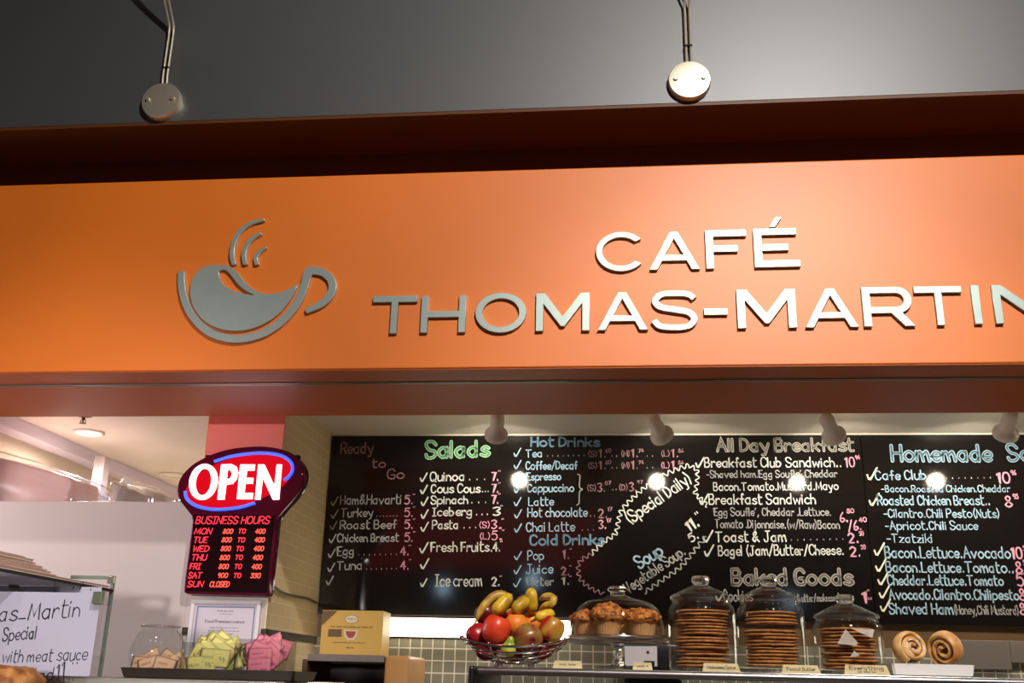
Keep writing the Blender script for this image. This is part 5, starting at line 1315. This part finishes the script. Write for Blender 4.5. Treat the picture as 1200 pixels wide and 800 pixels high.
pk_p = packet_mesh('pink_packet', .074, .052, mat('pink_paper', rgb(250, 150, 164), rough=.55, var=.04, vscale=30), mat('violet_print', rgb(176, 84, 150), rough=.6), [(-.30, .12, .60, .12), (-.34, .36, .18, .24)])
pk_b = packet_mesh('brown_packet', .062, .044, mat('kraft_paper', rgb(206, 166, 132), rough=.65, var=.06, vscale=30), mat('dark_brown_print', rgb(150, 104, 78), rough=.6), [(-.3, .1, .46, .2), (-.3, .3, .18, .12)])
def packet(kind, name, cat, loc, rot, label, group):
    t = bpy.data.objects.new(name, kind[0]); COL.objects.link(t); t.location = loc; t.rotation_euler = rot
    tag(t, label, cat, group)
    q = bpy.data.objects.new('printed_lettering', kind[1]); COL.objects.link(q); q.parent = t
    return t
rnd = random.Random(5)
D_ = math.radians
for i, (dx, dz, dy, ry, rz, tx, lab) in enumerate([
    (-.040, .004, -.030, 4, -12, -10, 'brown sugar packet standing at the outer side of the glass bowl'), (-.004, .006, -.036, -18, 8, -16, 'brown sugar packet standing at the front of the glass bowl'),
    (.030, .004, -.026, 12, 22, -8, 'brown sugar packet near the yellow packets inside the glass bowl'), (-.012, .030, -.010, -34, 4, -30, 'pink-brown sugar packet lying on top in the glass bowl'),
    (.022, .026, -.002, 28, -10, -26, 'brown sugar packet tilted over the others in the glass bowl'), (.044, .020, .008, 62, 14, -6, 'brown sugar packet leaning upright against the bowl wall'),
    (-.030, .008, .018, 6, 0, 20, 'brown sugar packet at the back of the glass bowl'), (.010, .012, .022, -10, 6, 24, 'second brown sugar packet at the back of the glass bowl'), (.036, .006, .026, 18, -8, 14, 'brown sugar packet at the back by the yellow packets')]):
    packet(pk_b, 'sugar_packet', 'sugar packet', (c.x+dx, c.y+dy*.8, TZ+.004+dz), (D_(tx), D_(ry), D_(rz)), lab, 'brown sugar packets in the glass bowl')

def holder(xl, xr, yt, Y, dep, rz, label):
    a, e = at(xl, 785, Y=Y), at(xr, 785, Y=Y); H = at((xl+xr)/2, yt, Y=Y).z-TZ; wd = (e.x-a.x)
    t = thing('packet_holder', label, 'packet holder', ((a.x+e.x)/2, Y+dep/2, TZ), rz, 'clear boxes of sweetener packets')
    b = B(); box(b, -wd/2, wd/2, -dep/2, dep/2, 0, .003); obj('holder_base', b, M['acrylic'], t)
    b = B(); box(b, -wd/2, wd/2, -dep/2, -dep/2+.002, .0031, H*.99); obj('front_wall', b, M['acrylic'], t)
    b = B(); box(b, -wd/2, wd/2, dep/2-.002, dep/2, .0031, H*1.02); obj('back_wall', b, M['acrylic'], t)
    for s in (-1, 1): b = B(); box(b, s*wd/2-.001-s*.001, s*wd/2+.001-s*.001, -dep/2+.0021, dep/2-.0021, .0031, H); obj('side_wall', b, M['acrylic'], t)
    return t, wd, H
hy, wy, Hy = holder(210, 271, 752, YR-.045, .10, D_(-6), 'clear box packed with yellow sweetener packets')
hp, wp, Hp = holder(273.5, 331, 748, YR-.045, .10, D_(-8), 'clear box packed with pink sweetener packets')
def fill(hold, kind, cols, name, cat, group, labs, seed):
    rnd = random.Random(seed)
    for i, (dx, dy, dz, tx, ry, rz) in enumerate(cols):
        v = Matrix.Rotation(hold.rotation_euler.z, 3, 'Z') @ Vector((dx*.62, dy, 0))
        lab = labs.get(i) or '%s packet tucked between the others in the clear box of %s packets' % (cat.split()[0], cat.split()[0])
        packet(kind, name, cat, (hold.location.x+v.x, hold.location.y+v.y, TZ+dz), (D_(tx), D_(ry), D_(rz)+hold.rotation_euler.z), lab, group)
ycols = [(-.022, -.040, .006, -3, -6, 0), (.034, -.038, .026, -6, 3, 4), (-.030, -.030, .034, -8, -64, 0), (-.008, -.026, .044, -12, 16, 5), (.028, -.022, .050, -14, 28, -6), (-.030, -.014, .052, -14, 22, 8), (.006, -.012, .062, -16, 30, 4),
         (.050, -.010, .046, -10, 62, 0), (-.012, .0, .066, -20, 18, -8), (.022, .004, .068, -18, 38, 6), (.052, .012, .056, -12, 66, 4), (-.034, .012, .058, -16, 10, 0), (.0, .018, .060, -10, -12, 6), (.036, .024, .060, -12, 24, -5), (-.022, .030, .054, -8, 14, 0), (.012, .036, .05, -6, -8, 0)]
fill(hy, pk_y, ycols, 'sweetener_packet', 'yellow sweetener', 'yellow sweetener packets', {0: 'yellow packet lying flat across the front of its clear box', 1: 'yellow packet upright at the front beside the pink box', 2: 'yellow packet on edge at the bowl side of its box', 6: 'yellow packet poking up highest in its clear box', 7: 'yellow packet leaning on edge next to the pink packets'}, 3)
pcols = [(.008, -.040, .004, -3, -5, 2), (-.030, -.036, .016, -4, 78, 0), (.0, -.032, .032, -8, -4, 4), (-.020, -.024, .046, -10, 20, 6), (.016, -.020, .042, -12, 42, -4), (-.030, -.012, .054, -14, -14, 4), (.004, -.008, .060, -14, 26, 0), (.034, -.004, .058, -14, -30, 6),
         (-.014, .004, .066, -16, 12, 8), (.020, .010, .070, -16, -22, -6), (.040, .014, .062, -10, -46, 0), (-.030, .018, .060, -10, 24, 4), (.004, .026, .064, -10, -12, 0), (.030, .030, .060, -8, 16, 0), (-.016, .036, .052, -6, 8, 0)]
fill(hp, pk_p, pcols, 'sweetener_packet', 'pink sweetener', 'pink sweetener packets', {0: 'pink packet with violet print flat against the front of its box', 1: 'pink packet on edge next to the yellow packets', 9: 'pink packet sticking up highest in its clear box'}, 4)

# ------------------------------------------------------------------ glass riser with paper signs and folded sheets
XR = at(128, 692, Y=3.28).x
zs_ = at(60, 677, X=XR).z
ya, yb_ = at(-60, 652, X=XR).y, 3.30
ya = max(2.42, ya)
t = thing('glass_riser', 'clear glass riser with a dark edged top shelf holding folded paper sheets', 'display riser', (XR-.35, 3.05, ZL))
b = B(); box(b, -.75, .35, ya-3.05, yb_-3.05, zs_-ZL-.008, zs_-ZL, .001); obj('top_shelf', b, mat('white_laminate_shelf', rgb(226, 222, 230), rough=.3), t)
b = B(); box(b, .3502, .3535, ya-3.05, yb_-3.05, zs_-ZL-.0085, zs_-ZL+.0005, .0006); obj('dark_edge', b, M['board_edge'], t)
xg = at(118, 790, Y=3.30).x-(XR-.35); zg_ = at(120, 674, Y=3.30).z-ZL
b = B(); box(b, xg-.012, xg, .251, .262, 0, zg_, .002); obj('back_post', b, M['green_edge'], t)
b = B(); box(b, at(82, 675, Y=3.3).x-(XR-.35), xg-.0122, .252, .261, zg_-.012, zg_, .002); obj('back_bar', b, M['green_edge'], t)
b = B(); box(b, xg-.022, xg+.004, .2445, .2508, zg_-.026, zg_-.004, .002); obj('corner_clamp', b, M['steel'], t)
b = B(); box(b, .346, .350, -.10, .249, .0, zs_-ZL-.0085, .0005); obj('side_glass', b, M['acrylic'], t)
b = B(); box(b, .3455, .3505, -.1045, -.1005, .0, zs_-ZL-.0085, .0005); obj('glass_edge', b, M['lidglass'], t)
xw_ = at(128.5, 730, Y=3.2).x-(XR-.35)
paper = mat('white_sign_paper', rgb(190, 187, 206), rough=.35, spec=.5, var=.02)
blk = mat('black_marker', rgb(34, 32, 44), rough=.5)
def sign_paper(px0, px1, pyt, Y, label, rows, cl=True, zb_=ZL+.001):
    x0, x1 = at(px0, 740, Y=Y).x, at(px1, 740, Y=Y).x; z1 = min(at(px1, pyt, Y=Y).z, (zs_-.0095) if Y > ya else 9)
    c = Vector(((x0+x1)/2, Y, zb_)); t = thing('paper_sign', label, 'paper sign', c, 0, None)
    b = B(); box(b, x0-c.x, x1-c.x, -.0006, .0006, 0, z1-zb_); obj('paper_sheet', b, paper, t)
    b = B(); mf = lambda q, l: Vector((q[0]-c.x, -.0007-l, q[1]-c.z))
    for tx, xa, ya_, xb, yb2, h, w_ in rows:
        a, e = at(xa, ya_, Y=Y), at(xb, yb2, Y=Y); write(b, tx, (a.x, a.z), (e.x, e.z), h*Y/F, w_*Y/F, mf, .0002, .12, .02)
    obj('marker_lettering', b, blk, t)
    return t
s1 = sign_paper(-110, 112.5, 694.5, 2.80, 'front white paper sign handwritten with a special with meat sauce', [('Thomas_Martin', -55, 732, 93, 722, 19, 1.5), ('Special', 3, 751, 42, 748, 15, 1.5), ('Spaghetti with meat sauce', -62, 778, 101, 773, 14, 1.2), ('..', 84, 778, 92, 777, 12, 1.3), ('salad', 20, 800, 62, 797, 14, 1.3), ('11.', 66, 797, 80, 795, 19, 1.6), ('~', -30, 700, -28, 698, 12, 1.5)])
xa = at(-80, 690, Y=3.10).x
s2 = sign_paper(-80, 112, 674, 3.10, 'second white paper sign half hidden behind the front one under the shelf', [('9', 2, 684, 8, 683, 12, 1.3), ('small', 18, 684, 42, 681, 10, 1.2), ('11 .', 82, 690, 108, 691, 9, 1.4)])
cl = mat('grey_green_clip', rgb(112, 118, 96), rough=.3, metal=.3)
for px, py, Y, lab in ((17, 682, 3.085, 'grey-green clip holding the second paper sign'), (115.5, 700, 2.79, 'grey-green clip at the upper corner of the front paper sign')):
    p = at(px, py, Y=Y); par = s2 if Y > 3 else s1; q = p-par.location
    b = B(); box(b, q.x-.014, q.x+.012, q.y-.008, q.y+.012, q.z-.018, q.z+.016, .002); o = obj('clip', b, cl, par); o['label'] = lab
# folded sheets stacked on the riser shelf
sh = mat('newsprint_paper', rgb(226, 204, 192), rough=.7, var=.06, vscale=30)
zz = zs_
tops = 8
for i in range(tops):
    rn = random.Random(40+i)
    ex = (XR+.005 if i == 0 else XR-.02-.012*i+rn.uniform(-.012, .008)); yb2 = (3.27 if i == 0 else 3.04+rn.uniform(-.025, .02)-.012*i); y0 = ya+.01+rn.uniform(0, .02)
    th = rn.uniform(.005, .0068); wd = .42
    c = Vector((ex-wd/2, (y0+yb2)/2, zz+.0004))
    b = B(); n = 14; hl = (yb2-y0)/2
    V = []
    for k, zo in enumerate((0, th*.42, th*.58, th)):
        for s_ in (-1, 1):
            row = []
            for j in range(n+1):
                u = j/n; w2 = .0016*math.sin(u*7+i*1.3)*(1 if k else 0)+(.003*u*u if k == 3 else 0)
                inset = -.004 if k in (1, 2) else 0
                row.append(b.verts.new((s_*(wd/2+inset), -hl+2*hl*u, zo+max(0, w2)*.35)))
            V.append(row)
    order = [V[0], V[1], V[3], V[5], V[7], V[6], V[4], V[2]]
    for q in range(8):
        A_, C_ = order[q], order[(q+1) % 8]
        for j in range(n): b.faces.new((A_[j], A_[j+1], C_[j+1], C_[j]))
    b.faces.new([r[0] for r in order]); b.faces.new([r[-1] for r in reversed(order)])
    o = obj('folded_sheet', b, sh); o.location = c
    tag(o, ('lowest folded newsprint sheet, jutting out beyond the stack on the riser' if i == 0 else 'folded newsprint sheet, %s from the bottom of the stack on the riser' % ordinal(i+1)), 'folded paper', 'folded sheets on the glass riser')
    zz += th+.0022
# golden loaf in front of the paper sign
Yl = 2.66; p0, p1 = at(-45, 790, Y=Yl), at(46, 790, Y=Yl); zt_ = at(20, 778, Y=Yl).z
t = thing('crusty_loaf', 'golden crusty loaf in front of the paper sign', 'loaf', ((p0.x+p1.x)/2, Yl, 1.3005))
b = B(); g = bmesh.ops.create_icosphere(b, subdivisions=5, radius=1)
hx, hz = (p1.x-p0.x)/2, (zt_-1.30)/2
for v in b.verts:
    n = v.co.copy(); k = 1+.10*noise.noise(n*2.2)+.07*abs(noise.noise(n*6))+.03*noise.noise(n*15)
    q = Vector((abs(n.x)**.75*(1 if n.x > 0 else -1), abs(n.y)**.8*(1 if n.y > 0 else -1), abs(n.z)**.7*(1 if n.z > 0 else -1)))*k
    v.co = Vector((q.x*hx*.95, q.y*.09, max(0, (q.z+1)*hz*.96)))
obj('crust', b, two_tone('golden_crust', rgb(140, 82, 36), rgb(206, 142, 76), .36, .66, 26, .7, 6, bump=.6, bscale=90), t, 'all')
